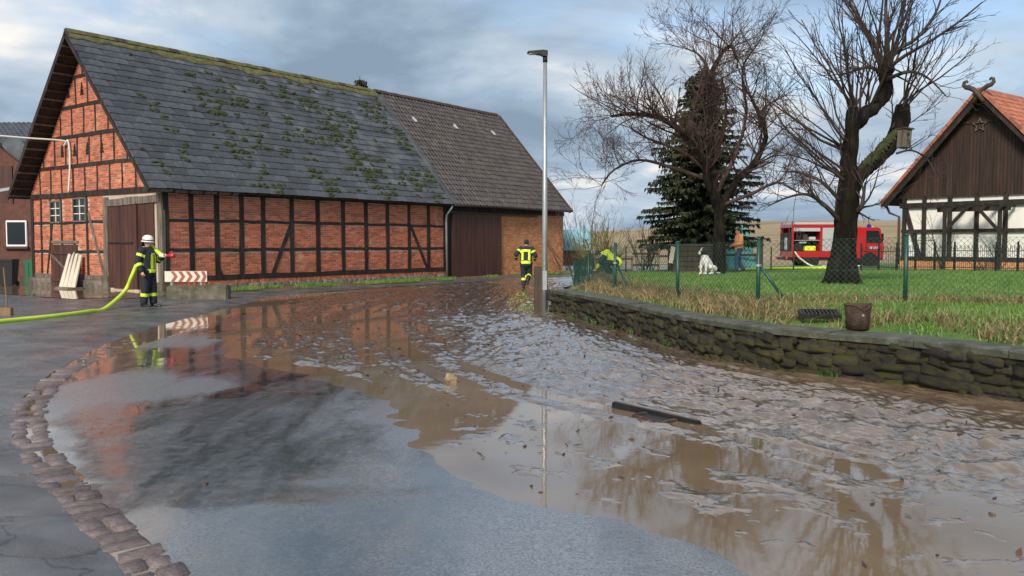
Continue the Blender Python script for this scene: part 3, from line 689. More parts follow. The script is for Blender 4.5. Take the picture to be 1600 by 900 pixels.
tag(q.build('ridge_moss', M['ridgemoss'], roof, True), kind='stuff')
for k in range(int((L1 + OV) / .42)):
    x = -OV + k * .42; q = MB(); prof = [(-.17, -.10), (-.09, .02), (0, .06), (.09, .02), (.17, -.10), (.0, .02)]
    q.prism(prof, .415, Matrix(((0, 1, 0, x), (1, 0, 0, RS), (0, 0, 1, HR + .03 + jr.uniform(-.012, .012)), (0, 0, 0, 1)))); q.build('ridge_tile', M['rust'] if k % 5 == 4 else M['ridgemoss'], roof)
# rafters, batten ends and verge boards under the gable overhang
for Mx, ln in ((FM, SL), (BM_, bk)):
    sgn = -1 if Mx is FM else 1
    for k in range(20):
        yy = .15 + k * (ln - .3) / 19; q = MB(); z0 = -.165 if sgn < 0 else .12
        q.box(-OV - .01, yy - .03, z0, .1, yy + .03, z0 + .045, Mx); q.build('batten', M['oldbeam'] if k % 3 == 0 else M['greypost'], roof)
    q = MB(); z0 = -.24 if sgn < 0 else .02; q.box(-OV - .035, -.05, z0 + .08 if sgn < 0 else z0 - .04, -OV - .0, ln - .02, z0 + .20 if sgn < 0 else z0 + .12, Mx); q.build('verge_board', M['beam'], roof)
q = MB(); q.box(-OV + .02, -.03, -.16, 2.6, .05, -.04, FM); q.build('eave_board', M['oldbeam'], roof)
for k in range(26):
    x = .2 + k * (L1 - .4) / 25; q = MB(); q.bar((x, -.05, HE + .25), (x, -OE + .05, HE - .11), .1, .12); q.build('rafter_end', M['beam'], roof)
# downpipe and hopper at the junction
q = MB(); q.tube([(L1 + .05, -.36, HE - .08), (L1 + .0, -.34, HE - .2), (L1 - .1, -.14, HE - .5), (L1 - .1, -.12, HE - .8), (L1 - .05, -.12, .05)], .05, 8); q.build('downpipe', M['zinc'], barn, True)

# ================================================================== BRICK HALF OF THE BARN
b2 = thing('brick_barn', 'orange brick barn section with tall brown sliding door and dark pantile roof', 'barn', BC, BROT)
q = MB(); q.box(L1 + .03, -.008, 0, L2, BW - .06, HE - .08)
for zz in (0,): q.prism([(.06, HE - .08), (BW - .06, HE - .08), (RS, HE - .08 + RS * math.tan(PITCH))], .2, Matrix(((0, 1, 0, L2 - .2), (1, 0, 0, 0), (0, 0, 1, 0), (0, 0, 0, 1))))
w2 = q.build('wall', M['mortar2'], b2)
SDX0, SDX1 = long_x(704), long_x(780)
bricks = []; lay('L', SDX1 - .1, L2 - .01, .0, HE - .35); b2t = [brick_tf(b) for b in bricks]
join_copies('brickwork', BRM, b2t, M['brick2'], w2).data.materials[0] = M['brick2']
bricks = []; lay('L', L1 + .1, L2, HE - .33, HE - .12); 
q = MB(); q.box(L1 + .03, -.05, .05, SDX0 - .02, .05, HE - .1); q.build('side_panel', M['black'], b2)
q = MB(); q.box(SDX0, -.12, .06, SDX1, -.06, HE - .42); sdr = q.build('sliding_door', M['browndoor'], b2)
for k in range(14):
    a = SDX0 + (SDX1 - SDX0) * k / 14; q = MB(); q.box(a + .004, -.135 + jr.uniform(-.003, .003), .06, a + (SDX1 - SDX0) / 14 - .004, -.118, HE - .43); q.build('plank', M['browndoor'], sdr)
q = MB(); q.bar((L1 + .1, -.10, HE - .37), (L2 - 2.6, -.10, HE - .37), .07, .09); q.build('door_rail', M['darkmetal'], b2)
q = MB(); q.bar((L1 + .05, -.02, HE - .2), (L2, -.02, HE - .2), .12, .2); q.build('lintel', M['beam'], b2)
q = MB(); q.box(L1 + .05, 0, -.13, L2 + .2, SL, -.02, FM); q.box(L1 + .05, 0, .02, L2 + .2, bk - .01, .12, BM_); rf2 = q.build('roof', M['greypost'], b2)
tw, rows = .24, 23; e2 = SL / rows; nx = int((L2 + .25 - L1 - .35) / tw); q = MB()
prof = [(0, .0), (.16, .035), (.34, .05), (.52, .035), (.68, .008), (.86, -.004), (1.0, .0)]
for r_ in range(rows):
    for c_ in range(nx):
        x0 = L1 + .38 + c_ * tw; j1, j2 = jr.uniform(-.006, .006), jr.uniform(-.008, .008); vs = []
        for (yy, zz) in ((r_ * e2 - .04 + j2, .045), (r_ * e2 + e2 + .02 + j2, .012)):
            vs += [FM @ Vector((x0 + p * tw, yy, zz + h + j1)) for p, h in prof]
        vs += [FM @ Vector((x0 + p * tw, r_ * e2 - .04 + j2, .02 + h + j1)) for p, h in prof]
        n = len(prof); q.add(vs, [(k, k + 1, n + k + 1, n + k) for k in range(n - 1)] + [(2 * n + k, 2 * n + k + 1, k + 1, k) for k in range(n - 1)])
tag(q.build('roof_tiles', M['pantile'], rf2, False, False), kind='stuff')
q = MB(); q.box(L1 + .04, 0, -.0, L1 + .36, SL, .035, FM); q.build('valley_sheet', M['slate'], rf2)
q = MB(); q.box(L2 + .18, -.03, -.16, L2 + .24, SL, .07, FM); q.build('verge_board', M['greypost'], rf2)
for k in range(int((L2 + .2 - L1) / .4)):
    x = L1 + .05 + k * .4; q = MB(); q.prism([(-.16, -.10), (-.09, .02), (0, .06), (.09, .02), (.16, -.10), (0, .02)], .42, Matrix(((0, 1, 0, x), (1, 0, 0, RS), (0, 0, 1, HR + .04 + jr.uniform(-.01, .01)), (0, 0, 0, 1)))); q.build('ridge_tile', M['rust'], rf2)
q = MB(); q.tube([(L1 + .1, -OE - .05, HE - .07), (L2 + .2, -OE - .05, HE - .05)], .055, 8); q.build('gutter', M['darkmetal'], b2, True)
for px_, py_ in ((1017, 366), (1200, 397), (820, 332)):                        # glass roof tiles (zoomed photo places)
    pp = (380 + px_ / 3.077, 80 + py_ / 3.077); d = ray(*pp); o_ = Vector((0, 0, EYE)); Wm = Matrix.Translation(BC) @ Matrix.Rotation(BROT, 4, 'Z') @ FM
    nrm = (Wm.to_3x3() @ Vector((0, 0, 1))); p0 = Wm @ Vector((0, 0, 0)); t = (p0 - o_).dot(nrm) / d.dot(nrm); lc = Wm.inverted() @ (o_ + d * t)
    q = MB(); q.box(lc.x - .12, lc.y - .17, .05, lc.x + .12, lc.y + .17, .075, FM); q.build('glass_tile', M['silver'], rf2)

# ================================================================== STONE GARDEN WALL
ap = [Vector((p[0], p[1], 0)) for p in WALLP[3:]]
cum = [0]
for i in range(1, len(ap)): cum.append(cum[-1] + (ap[i] - ap[i - 1]).length)
WL = cum[-1]
def wall_at(s):
    s = max(0, min(WL, s)); i = max(0, min(len(ap) - 2, next((k for k in range(len(cum) - 1) if cum[k + 1] >= s), len(ap) - 2)))
    t = (s - cum[i]) / (cum[i + 1] - cum[i]); tan = ap[i + 1] - ap[i]
    j = min(i + 1, len(ap) - 2); tan2 = ap[j + 1] - ap[j]; tan = tan.normalized().lerp(tan2.normalized(), t).normalized()
    return ap[i].lerp(ap[i + 1], t), tan, Vector((-tan.y, tan.x, 0))
sw = thing('stone_wall', 'low curved wall of dark mossy rubble stone with flat cap, holding up the garden', 'wall', (*wall_at(WL)[0][:2], 0)); so_ = sw.location.copy()
q = MB(); n = 70; vs = []
for k in range(n + 1):
    p, t, nr = wall_at(WL * k / n); p = p - so_
    vs += [p + nr * -.045 + Vector((0, 0, -.1)), p - nr * .045 + Vector((0, 0, .5)), p - nr * .34 + Vector((0, 0, .5)), p - nr * .34 + Vector((0, 0, -.1))]
q.add(vs, [(4 * k + a, 4 * k + (a + 1) % 4, 4 * k + 4 + (a + 1) % 4, 4 * k + 4 + a) for k in range(n) for a in range(4)] + [(3, 2, 1, 0), (4 * n, 4 * n + 1, 4 * n + 2, 4 * n + 3)])
q.build('joint_core', M['joint'], sw)
wst = [rock_mesh('stone', 20 + s, M['wetstone'], .12, .08) for s in range(9)]; wr = random.Random(21)
z = -.03
for hrow in (.12, .10, .12, .105, .11):
    s = -wr.uniform(0, .2)
    while s < WL + .05:
        l_ = wr.uniform(.17, .44); p, t, nr = wall_at(s + l_ / 2)
        o = link(bpy.data.objects.new('stone', wr.choice(wst)), sw); o.location = p - so_ - nr * (.115 + wr.uniform(-.018, .018)) + Vector((0, 0, z + hrow / 2 + wr.uniform(-.018, .018)))
        o.scale = (l_ * 1.10, .30, hrow * wr.uniform(1.08, 1.45)); o.rotation_euler = (wr.choice((0, math.pi)), wr.uniform(-.09, .09), math.atan2(t.y, t.x)); s += l_
    z += hrow
s = 0
while s < WL:
    l_ = min(wr.uniform(.75, 1.15), WL - s + .03); q = MB(); vs = []; m_ = 5
    dz = wr.uniform(-.008, .008)
    for k in range(m_ + 1):
        p, t, nr = wall_at(s + .006 + (l_ - .012) * k / m_); p = p - so_; a = wr.uniform(-.012, .012)
        zt = .575 + dz + wr.uniform(-.006, .006)
        vs += [p + nr * (.055 + a) + Vector((0, 0, .492)), p + nr * (.06 + a) + Vector((0, 0, zt - .02)), p + nr * (.035 + a) + Vector((0, 0, zt)), p - nr * .36 + Vector((0, 0, zt + .004)), p - nr * .36 + Vector((0, 0, .492))]
    q.add(vs, [(5 * k + a, 5 * k + (a + 1) % 5, 5 * k + 5 + (a + 1) % 5, 5 * k + 5 + a) for k in range(m_) for a in range(5)] + [(4, 3, 2, 1, 0), tuple(5 * m_ + a for a in range(5))])
    q.build('capstone', M['cap'], sw); s += l_

# ================================================================== VERGES AND GRASS (stuff)
def blades(name, pts, hmin, hmax, m, wd=.006, lean=.5, seed=1, segs=2):
    r = np.random.RandomState(seed); n = len(pts); P = np.array(pts); H = r.uniform(hmin, hmax, n) * r.uniform(.6, 1, n); az = r.uniform(0, 2 * np.pi, n); ln = r.uniform(.1, lean, n) * H; wa = r.uniform(0, 2 * np.pi, n)
    dx, dy = np.cos(az) * ln, np.sin(az) * ln; wx, wy = np.cos(wa) * wd, np.sin(wa) * wd; W = r.uniform(.7, 1.4, n); V = []
    if segs == 2:
        for (t, ww) in ((0, 1), (.55, .8)):
            for sg in (-1, 1): V.append(np.stack([P[:, 0] + dx * t ** 2 + sg * wx * ww * W, P[:, 1] + dy * t ** 2 + sg * wy * ww * W, P[:, 2] + H * t], -1))
        V.append(np.stack([P[:, 0] + dx * 1.3, P[:, 1] + dy * 1.3, P[:, 2] + H * np.where(ln > .6 * H, .72, 1)], -1)); k = 5; fs = [(0, 1, 3, 2), (2, 3, 4)]
    else:
        for sg in (-1, 1): V.append(np.stack([P[:, 0] + sg * wx * W, P[:, 1] + sg * wy * W, P[:, 2]], -1))
        V.append(np.stack([P[:, 0] + dx, P[:, 1] + dy, P[:, 2] + H], -1)); k = 3; fs = [(0, 1, 2)]
    V = np.stack(V, 1).reshape(-1, 3); F_ = [tuple(i * k + a for a in f) for i in range(n) for f in fs]
    me = bpy.data.meshes.new(name); me.from_pydata(V.tolist(), [], F_); me.materials.append(m); me.update()
    o = link(bpy.data.objects.new(name, me)); return o
rs = np.random.RandomState(4)
def scatter(n, x0, x1, y0, y1, cond, zf):
    x = rs.uniform(x0, x1, n); y = rs.uniform(y0, y1, n); k = cond(x, y); x, y = x[k], y[k]; return np.stack([x, y, zf(x, y) - .01], -1)
def in_garden(x, y): return x > right_x(y) + .3
P = scatter(330000, 1, 20, 9, 36, lambda x, y: in_garden(x, y) & (border_coords(x, y)[0] > .8) & (np.abs(x) < .62 * y) & (rs.uniform(0, 1, x.shape) < np.clip(14 / y, 0, 1) ** 1.5), lawn_z)
tag(blades('lawn_grass', P, .035, .10, M['blade'], .007, .9, 2, 1), 'short green garden grass behind the wire fence', 'grass', kind='stuff')
# dry verge between the wall and the wire fence
FENCE = [(9.6, 12.7), (6.2, 13.6), (3.98, 13.95), (3.07, 16.0), (2.27, 19.0), (2.13, 24.0), (2.15, 30.0)]
def fence_d(x, y):
    best = np.full(x.shape, 1e9)
    for (a, b_) in zip(FENCE[:-1], FENCE[1:]):
        dx, dy = b_[0] - a[0], b_[1] - a[1]; t = np.clip(((x - a[0]) * dx + (y - a[1]) * dy) / (dx * dx + dy * dy), 0, 1); best = np.minimum(best, np.hypot(x - a[0] - t * dx, y - a[1] - t * dy))
    return best
GRT = G(1285, 503, .60); BKT = G(1347, 516, .58) + Vector((0, .14, 0))
def dry_p(x, y):
    c = border_coords(x, y)[0]; f = fence_d(x, y); cl = fbm(x * 1.1, y * 1.1, 3) + .5
    pr = np.exp(-((c - .95) / .55) ** 2) * .9 + .5 * np.exp(-(f / .35) ** 2); pr = pr * sstep(.34, .56, cl + .14); return (rs.uniform(0, 1, x.shape) < pr) & in_garden(x, y) & (c > .42) & (x < .66 * y) & (np.hypot(x - GRT[0], y - GRT[1]) > .42) & (np.hypot(x - BKT[0], y - BKT[1]) > .26) & ~((np.abs(x - BKT[0]) < .9) & (y < BKT[1] + .1))
P = scatter(200000, 1, 9.5, 8, 31, dry_p, lawn_z)
tag(blades('dry_grass', P, .08, .30, M['dry'], .006, 2.0, 3), 'brown withered grass along the top of the stone wall', 'grass', kind='stuff')
P = scatter(34000, 1, 9.5, 8, 31, lambda x, y: in_garden(x, y) & (np.hypot(x - GRT[0], y - GRT[1]) > .45) & (np.hypot(x - BKT[0], y - BKT[1]) > .3) & (border_coords(x, y)[0] > .36) & (border_coords(x, y)[0] < 2.2) & (rs.uniform(0, 1, x.shape) < sstep(.4, .62, fbm(x * .9 + 8, y * .9, 3) + .5)), lawn_z)
tag(blades('verge_grass', P, .06, .20, M['blade'], .007, 1.0, 5), 'rough green tufts between stone wall and wire fence', 'grass', kind='stuff')
# grass strip along the foot of the barn
def strip_z(x, y): return asphalt_z(x, y) + .06
q = MB(); nS = 60; vs = []
for k in range(nS + 1):
    s = 1.7 + (L2 + 3 - 1.7) * k / nS
    wd = 1.35 + .5 * float(fbm(np.array(s * .8), np.array(3.), 3)) if s < L2 else 1.3
    for j in range(7):
        t = j / 6; p = BC + BU * s - BG * (-.1 + (wd + .1) * t); zz = float(asphalt_z(np.array(p.x), np.array(p.y))); vs.append((p.x, p.y, zz + .09 * (1 - t ** 2) - .02 + .02 * float(fbm(np.array(p.x * 2), np.array(p.y * 2), 3))))
q.add(vs, [(7 * k + j, 7 * k + j + 1, 7 * k + 8 + j, 7 * k + 7 + j) for k in range(nS) for j in range(6)])
tag(q.build('grass_verge', M['soil'], None, True), kind='structure')
pts = []
vr = random.Random(9)
for k in range(30000):
    s = vr.uniform(1.7, L2 + 2); t = vr.uniform(.02, 1.25)
    if SDX0 - .3 < s < SDX1 + .2 and t < .55: continue
    if float(vnoise(np.array(s * 1.5), np.array(t * 3))) < .28 + .2 * t + (.25 if s > SDX0 else 0): continue
    p = BC + BU * s - BG * t; pts.append((p.x, p.y, float(asphalt_z(np.array(p.x), np.array(p.y))) + .05))
tag(blades('barn_grass', pts, .05, .16, M['blade'], .010, .9, 8, 1), 'strip of short grass along the foot of the barn', 'grass', kind='stuff')
# muddy yard before the barn gable
def yp(a, b_): p = BC + BU * a + BG * b_; return p
Yv = []; nA, nB = 30, 60
for i in range(nA + 1):
    for j in range(nB + 1):
        a = .1 - (3.6 + .8 * float(fbm(np.array(j * .25), np.array(1.), 3))) * i / nA; b_ = -1.5 + 16 * j / nB; p = yp(a, b_); f_ = sstep(0, .16, 1 - i / nA)
        Yv.append((p.x, p.y, float(asphalt_z(np.array(p.x), np.array(p.y))) + .05 * float(fbm(np.array(p.x * .9), np.array(p.y * .9), 4)) * f_ + .018 * f_ - .010))
q = MB(); q.add(Yv, [(i * (nB + 1) + j, (i + 1) * (nB + 1) + j, (i + 1) * (nB + 1) + j + 1, i * (nB + 1) + j + 1) for i in range(nA) for j in range(nB)])
tag(q.build('muddy_yard', M['yardmud'], None, True), kind='structure')
q = MB(); c4 = [yp(.0, -1.2), yp(.0, 14), yp(-3.2, 14), yp(-3.2, -.6)]
q.add([(p.x, p.y, .062) for p in c4], [(0, 1, 2, 3)]); tag(q.build('yard_puddle', M['water']), kind='structure')

# ================================================================== TREES
def grow(mb, p, d, ln, r, lev, rnd, up=.08, wob=.18, kids=(5, 4, 3), spread=.8, shrink=.5, minr=.0035, mi=0, nseg=None, sides=None):
    n = nseg or max(3, int(4 + 2 * (2 - lev) * .5)); pts = [p.copy()]; rad = [r]; d = d.normalized(); dirs = [d.copy()]
    for i in range(n):
        d = (d + Vector((rnd.gauss(0, wob), rnd.gauss(0, wob), rnd.gauss(0, wob) + up))).normalized()
        pts.append(pts[-1] + d * ln / n); dirs.append(d.copy()); rad.append(max(minr, r * (1 - .72 * (i + 1) / n)))
    mb.tube(pts, rad, sides or (6 if r > .05 else 4 if r > .02 else 3), mi, False)
    if lev <= 0: return
    nk = kids[min(len(kids) - 1, len(kids) - lev)] if lev <= len(kids) else kids[0]
    for k in range(nk):
        t = rnd.uniform(.25, 1.0); i = min(n - 1, int(t * n)); f = t * n - i; q_ = pts[i].lerp(pts[i + 1], f); dd = dirs[i]
        ax = Vector((rnd.gauss(0, 1), rnd.gauss(0, 1), rnd.gauss(0, 1))); ax = (ax - dd * ax.dot(dd)).normalized()
        nd = (dd * math.cos(spread * rnd.uniform(.6, 1.2)) + ax * math.sin(spread * rnd.uniform(.6, 1.2))).normalized()
        grow(mb, q_, nd, ln * shrink * rnd.uniform(.6, 1.2) * (1.15 - .5 * t), max(minr, rad[i] * .55), lev - 1, rnd, up, wob, kids, spread, shrink, minr, mi)
def limb(mb, pts, rads, n=10, mi=0, rnd=None, amp=.03):
    out = []; rr = []                        # smooth through the points, slightly gnarled
    for i in range(len(pts) - 1):
        p0, p1, p2, p3 = pts[max(i - 1, 0)], pts[i], pts[i + 1], pts[min(i + 2, len(pts) - 1)]
        ns = 12 if n > 20 else 4
        for k in range(ns):
            t = k / ns; out.append(.5 * ((2 * p1) + (p2 - p0) * t + (2 * p0 - 5 * p1 + 4 * p2 - p3) * t * t + (3 * p1 - p0 - 3 * p2 + p3) * t ** 3)); rr.append(rads[i] + (rads[i + 1] - rads[i]) * t)
    out.append(pts[-1]); rr.append(rads[-1])
    if rnd: out = [o + Vector((rnd.gauss(0, amp), rnd.gauss(0, amp), 0)) * min(1, r * 5) for o, r in zip(out, rr)]; rr = [r * rnd.uniform(.92, 1.1) for r in rr]
    mb.tube(out, rr, n, mi); return out, rr
def gnarl(o, amp, sc=5.0):
    for v in o.data.vertices:
        c = v.co; k = mnoise.noise(Vector((c.x * sc, c.y * sc, c.z * sc * .22))) + .6 * mnoise.noise(Vector((c.x * sc * 2.7, c.y * sc * 2.7, c.z * sc * .6))) + .5 * mnoise.noise(c * 1.6)
        v.co = c + v.normal * k * amp
    return o
# ---- pollarded tree with the nest box
pt_y = 21.0; r_ = random.Random(31)
tb = G(1315, 446, .69); pt_y = tb.y
pol = thing('pollarded_tree', 'old pollarded tree with thick dark trunk, mossy cut limb and upright shoots', 'tree', (tb.x, tb.y, lz(tb.x, tb.y)))
O = Vector(pol.location)
def tp(u, v, dy=0.0): return D(u, v, pt_y + dy) - O
trk = MB()
limb(trk, [tp(1314, 452), tp(1315, 438), tp(1318, 400), tp(1322, 350), tp(1325, 300), tp(1329, 270)], [.38, .31, .275, .255, .245, .22], 36, 0, None)
for k in range(6):
    an = k * 1.05 + .3; trk.tube([Vector((0, 0, .5)) + Vector((math.cos(an), math.sin(an), 0)) * .20, Vector((math.cos(an), math.sin(an), 0)) * .34 + Vector((0, 0, .10)), Vector((math.cos(an), math.sin(an), 0)) * .52 + Vector((0, 0, -.08))], [.14, .10, .04], 7)
limb(trk, [tp(1326, 300), tp(1326, 250, -.1), tp(1331, 205, -.15), tp(1335, 172, -.2)], [.21, .165, .155, .15], 26, 0, None)
limb(trk, [tp(1331, 200, -.1), tp(1350, 178, -.1), tp(1372, 163, 0), tp(1383, 140, .1), tp(1384, 108, .1)], [.17, .15, .14, .14, .16], 24, 0, None)
limb(trk, [tp(1328, 300), tp(1350, 266, .2), tp(1382, 238, .4), tp(1400, 212, .5), tp(1412, 165, .6)], [.19, .165, .16, .165, .15], 24, 0, None)
trk.lathe([(.05, -.14), (.19, -.08), (.22, 0), (.18, .1), (.08, .15)], 12, Matrix.Translation(tp(1384, 110, .1)))
gnarl(trk.build('trunk', M['bark'], pol, True), .045, 6.5)
q = MB()                                       # moss on the leaning limb
for k in range(160):
    t = r_.random(); a = tp(1350, 266, .2).lerp(tp(1400, 212, .5), t); rad = .19; an = r_.uniform(-.4, 2.4)
    n_ = Vector((-math.cos(an) * .6, -.5 * abs(math.sin(an)) - .3, math.sin(an) * .8)).normalized(); c = a + n_ * rad
    Mx = Matrix.Translation(c) @ n_.to_track_quat('Z', 'Y').to_matrix().to_4x4(); cushion(q, (0, 0, -.02), r_.uniform(.04, .08), r_.uniform(.04, .08), .035, Mx, r_, 7)
tag(q.build('moss', M['moss'], pol, True), kind='stuff')
cr = MB(); knob = tp(1384, 112, .1)
def shoots(c, n, az_spread, lmin, lmax, r0, tilt=.45, bias=(0, 0, 0), kids=(5, 2), mi=0):
    for k in range(n):
        d = Vector((r_.gauss(0, tilt), r_.gauss(0, tilt), 1)) + Vector(bias); grow(cr, c + Vector((r_.uniform(-.12, .12), r_.uniform(-.12, .12), r_.uniform(-.05, .1))), d, r_.uniform(lmin, lmax), r_.uniform(.6, 1.1) * r0, 2, r_, .05, .10, kids, .55, .38, .004, mi)
shoots(knob, 13, 1, 2.0, 3.4, .045, .5, kids=(8, 3)); shoots(tp(1335, 175, -.2), 12, 1, 1.6, 3.0, .035, .45, (-.35, 0, 0), (7, 3))
shoots(tp(1410, 170, .6), 7, 1, 1.2, 2.4, .03, .45, (.35, 0, 0), (7, 3)); shoots(tp(1400, 205, .5), 4, 1, 1.0, 1.8, .025, .5, (.4, 0, -.3), (7, 3))
shoots(tp(1328, 240, -.1), 9, 1, 1.5, 3.0, .032, .5, (-.9, 0, 0), (7, 3)); shoots(tp(1325, 285, -.1), 7, 1, 1.4, 2.6, .032, .4, (-1.1, 0, -.25), (7, 3)); shoots(tp(1360, 170, 0), 6, 1, 1.6, 3, .035, .4, (0, 0, 0), (7, 3))
for pth, rr in (([(1384, 125), (1420, 112), (1450, 122), (1478, 150)], .05), ([(1384, 120), (1360, 105), (1330, 112), (1312, 118)], .05), ([(1384, 110), (1400, 80), (1432, 60), (1462, 20), (1475, -20)], .06), ([(1384, 108), (1386, 60), (1384, 10), (1388, -50)], .07),
                ([(1316, 350), (1290, 322), (1262, 304), (1232, 308), (1200, 322)], .06), ([(1318, 320), (1285, 285), (1250, 270), (1222, 268)], .05), ([(1330, 330), (1345, 325), (1350, 300), (1352, 285)], .07), ([(1400, 240), (1425, 235), (1450, 250), (1462, 275)], .03)):
    pts = [tp(u, v, r_.uniform(-.5, .3)) if i else tp(u, v) for i, (u, v) in enumerate(pth)]
    out, rd = limb(cr, pts, [rr * (1 - .75 * i / (len(pts) - 1)) for i in range(len(pts))], 6)
    for i in range(2, len(out), 1):
        d = (out[i] - out[i - 1]).normalized() + Vector((r_.gauss(0, .6), r_.gauss(0, .6), r_.gauss(.3, .5))); grow(cr, out[i], d, r_.uniform(.5, 1.3), max(.007, rd[i] * .5), 2, r_, .04, .14, (4, 3), .7, .5, .0035)
tag(cr.build('crown', M['twig'], pol, False, False), None)
# ---- apple tree
at_y = 29.5; r_ = random.Random(8); ab = D(1123, 430, at_y); apple = thing('apple_tree', 'bare fruit tree with wide reddish crown of fine twigs before the spruce', 'tree', (ab.x, at_y, lz(ab.x, at_y))); O2 = Vector(apple.location)
def ta(u, v, dy=0.0): return D(u, v, at_y + dy) - O2
trk = MB(); limb(trk, [ta(1123, 436), ta(1123, 420), ta(1124, 380), ta(1124, 345), ta(1120, 310)], [.29, .23, .20, .18, .15], 24, 0, None); 
limbs = [([(1121, 325), (1108, 290), (1095, 245), (1062, 205), (1030, 184), (985, 178), (955, 182)], .15, -1), ([(1124, 335), (1145, 290), (1178, 255), (1196, 215), (1180, 165), (1165, 140)], .14, .6), ([(1121, 315), (1114, 260), (1110, 190), (1110, 120), (1138, 72), (1150, 90)], .13, .3),
         ([(1112, 120), (1095, 88), (1070, 75)], .06, .2), ([(1100, 260), (1060, 235), (1010, 215), (985, 200)], .07, -1.6), ([(1120, 300), (1150, 240), (1165, 180), (1160, 110), (1175, 80)], .08, 1.5), ([(1130, 320), (1180, 300), (1215, 285), (1245, 300)], .07, -.8), ([(1105, 280), (1050, 262), (1000, 250), (960, 265), (940, 290)], .07, .8), ([(1118, 250), (1135, 180), (1128, 120)], .07, -1.6)]
crn = MB()
for pth, rr, dy in limbs:
    pts = [ta(u, v, dy * i / len(pth) * 1.6) for i, (u, v) in enumerate(pth)]; out, rd = limb(trk if rr > .1 else crn, pts, [rr * (1 - .7 * i / (len(pts) - 1)) for i in range(len(pts))], 8, 0, r_, .04)
    for i in range(5, len(out)):
        for j in range(3):
            d = (out[i] - out[i - 1]).normalized() * .5 + Vector((r_.gauss(0, .75), r_.gauss(0, .7), r_.gauss(.65, .55))); grow(crn, out[i], d, r_.uniform(.9, 2.4), max(.012, rd[i] * .35), 2, r_, r_.choice((.10, .06, -.10)), .13, (7, 4), .75, .48, .0045)
gnarl(trk.build('trunk', M['bark'], apple, True), .022, 8); crn.build('crown', M['twig_red'], apple, False, False)
# ---- spruce
def make_spruce(H, W, seed):
    rnd = random.Random(seed); t = MB(); t.tube([(0, 0, -.2), (0, 0, 1.2), (0, 0, H * .6), (0, 0, H)], [.24, .2, .11, .015], 10); nd = MB(); z = 1.55
    while z < H - .1:
        f = (z - 1.2) / (H - 1.2); rad = W / 2 * (1 - f) ** .5 * (.85 + .15 * math.sin(z * 5)) + .12; nb = int(10 + 7 * (1 - f))
        for k in range(nb):
            if rnd.random() < .08: continue
            an = rnd.uniform(0, 6.283); L = rad * rnd.uniform(.7, 1.12); d = Vector((math.cos(an), math.sin(an), 0)); side = Vector((-d.y, d.x, 0)); pts = []
            for i in range(6):
                s = i / 5; pts.append(Vector((0, 0, z)) + d * L * s + Vector((0, 0, -.42 * L * s + .20 * L * s * s + .12 * (1 - f) * s)))
            t.tube(pts, [.022 * (1 - s / 6) + .004 for s in range(6)], 3, 0, False)
            m = max(8, int(L * 24))
            for j in range(m):
                s = rnd.uniform(.12, 1.02); i = min(4, int(s * 5)); c = pts[i].lerp(pts[i + 1], s * 5 - i); 
                for sg in (-1, 1):
                    ln = rnd.uniform(.16, .40) * (1.1 - .55 * s) * (1 - .4 * f) + .05; e = (side * sg * rnd.uniform(.5, 1) + d * rnd.uniform(.2, .9) + Vector((0, 0, rnd.uniform(-.95, .05)))).normalized(); wv_ = e.cross(Vector((rnd.gauss(0, .4), rnd.gauss(0, .4), 1))).normalized() * rnd.uniform(.03, .062)
                    m1 = c + e * ln * .5 + Vector((0, 0, .02)); e2 = c + e * ln + Vector((0, 0, -.05))
                    nd.add([c - wv_ * .5, c + wv_ * .5, m1 + wv_, m1 - wv_, e2], [(0, 1, 2, 3), (3, 2, 4)])
        z += .15 + .10 * (1 - f)
    return t, nd
sp_y = 36.0; sb = D(1097, 430, sp_y); t, nd = make_spruce(8.4, 5.7, 2)
spr = thing('spruce_tree', 'dark green spruce standing behind the bare fruit tree', 'tree', (sb.x, sp_y, lz(sb.x, sp_y))); t.build('trunk', M['bark'], spr); nd.build('crown', M['needle'], spr, False, False)
s2 = dup(spr); s2['label'] = 'spruce tip showing above the barn ridge'; s2.location = ((565 - 800) / 1350 * 62, 62, -.1); s2.scale = (1.0, 1.0, (1.65 + (380 - 122) / 1350 * 62 + .1) / 8.4)
# ---- shrubs
def shrub(u, y, base_v, n, hmin, hmax, m, label, cat, seed, tilt=.35, kids=(5, 3)):
    rnd = random.Random(seed); p = D(u, base_v, y); o = thing('shrub', label, cat, (p.x, y, lz(p.x, y))); q = MB()
    for k in range(n): grow(q, Vector((rnd.uniform(-.35, .35), rnd.uniform(-.35, .35), -.1)), Vector((rnd.gauss(0, tilt), rnd.gauss(0, tilt), 1)), rnd.uniform(hmin, hmax), .022, 2, rnd, .06, .1, kids, .5, .42, .004)
    q.build('branches', m, o, False, False); return o
shrub(942, 32, 410, 46, 1.3, 2.3, M['shrubtwig'], 'bushy shrub with bare yellowish branches behind the wire fence corner', 'shrub', 4, .55)
shrub(905, 37, 410, 12, 2.2, 3.9, M['twig'], 'thin tall bare saplings beside the orange barn end', 'shrub', 5, .16)
shrub(884, 43.5, 410, 9, 1.0, 2.0, M['twig'], 'low tangled bare bush at the foot of the orange barn corner', 'shrub', 6, .4)
shrub(1010, 39, 410, 22, 1.2, 2.6, M['twig'], 'bare grey bush between yellowish shrub and spruce', 'shrub', 9, .45)
shrub(1545, 37, 410, 14, .35, .8, M['twig_red'], 'low brown withered bush before the white house wall', 'shrub', 12, .8)
